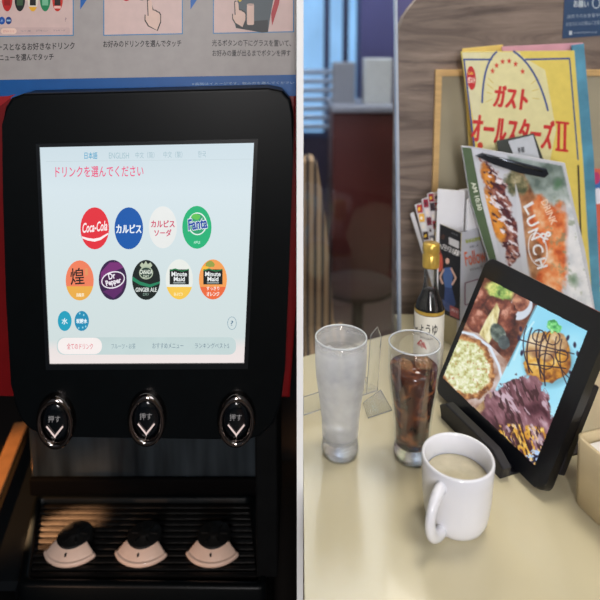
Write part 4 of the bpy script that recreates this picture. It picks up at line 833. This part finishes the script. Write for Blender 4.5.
# beige napkin box at the lower right
p = at_z(571.5, 500); q = at_z(600, 528); z1 = at_y(576, 434, p.y).z-TZ
dr1 = Vector(((q-p).x, (q-p).y, 0)).normalized(); dr2 = Vector((-dr1.y, dr1.x, 0)); k_ = at_y(600, 421, 1); 
Wn = Matrix.Translation(p+Vector((0, 0, 0))) @ Matrix((dr1, dr2, (0, 0, 1))).transposed().to_4x4()
nb = empty('napkin_box', Wn, 'beige open box at the lower right corner behind the mug', 'box')
def rr3(x0, y0, x1, y1, r_, z): return [(x, y, z) for x, y in rrect(x0, y0, x1, y1, r_)]
LX, LY = .16, .09; lv = [(.003, 0, .010), (.0, .002, .012), (-.0012, z1*.5, .012), (-.0015, z1-.001, .012), (.0, z1, .011), (.002, z1, .010), (.0032, z1-.001, .009), (.0036, .006, .008)]
rows = [rr3(i, i, LX-i, LY-i, r_, z) for i, z, r_ in lv]; n = len(rows[0]); b = MB(); bm_ = P((196, 178, 142), .5, var=.06, scale=30)
b.add([v for r_ in rows for v in r_], [(i*n+k, i*n+(k+1) % n, (i+1)*n+(k+1) % n, (i+1)*n+k) for i in range(len(rows)-1) for k in range(n)], bm_, True)
b.add(rows[0], [tuple(range(n))[::-1]], bm_); b.add(rows[-1], [tuple(range(n))], bm_); b.build('box_body', nb, Wn)
b = MB(); ns = P((236, 232, 228), .7, var=.02)
for k in range(12): b.box((LX*.5, LY*.5+rng.uniform(-.001, .001), .009+k*(z1-.014)/12), (LX*.90, LY*.84, (z1-.014)/12-.0006), ns, bev=.0015)
tag(b.build('paper_napkins', None, Wn), 'stack of white paper napkins inside the beige box', 'napkins', kind='stuff')

# small clear acrylic stand behind the tumblers
am = clear((.98, .99, 1), .25, .05, .02, 'clear_acrylic'); ae = P((146, 150, 156), .2, trans=.5)
st = empty('acrylic_stand', at(at_z(372, 410)), 'small clear acrylic stand with upright rounded plate between the two tumblers', 'stand')
def sheet(pts3, nrm, name, th=.002, edge=True):
    b = MB(); n_ = Vector(nrm).normalized()*th; k = len(pts3); V0 = [Vector(q) for q in pts3]; V1 = [q+n_ for q in V0]
    b.add(V0+V1, [tuple(range(k)), tuple(range(k, 2*k))[::-1]], am); o = b.build(name, st)
    b = MB(); b.add(V0+V1, [(i, (i+1) % k, k+(i+1) % k, k+i) for i in range(k)], ae); b.build('polished_edge', o); return o
g1, g2_ = at_z(303.8, 416), at_z(378, 391)
dirx = (g2_-g1).xy.to_3d().normalized(); side = Vector((0, 0, 1)).cross(dirx)
top = at_y(376, 327, g2_.y).z
z2 = at_y(381, 337, g2_.y).z
sheet([g2_+Vector((0, 0, .0005)), Vector((g2_.x+.004, g2_.y, z2)), Vector((g2_.x-.002, g2_.y, top)), Vector((g2_.x-.012, g2_.y, z2+.002)), g2_-dirx*.02+Vector((0, 0, .0005))], side, 'upright_plate')
sheet([g1+Vector((0, 0, .0005)), g2_+Vector((0, 0, .0005))-dirx*.02, g2_-dirx*.02+Vector((0, 0, .028)), g1+Vector((0, 0, .028))], side, 'long_plate')
c1, c2 = at_z(368, 419), at_z(392, 411); c0 = at_z(363, 404)
up_ = lambda v, dz: v+Vector((0, 0, dz))
sheet([up_(c1, .0005), up_(c2, .0005), up_(g2_, .0005)+Vector((.004, 0, 0)), up_(c0, .0005)], (0, 0, 1), 'foot_plate')
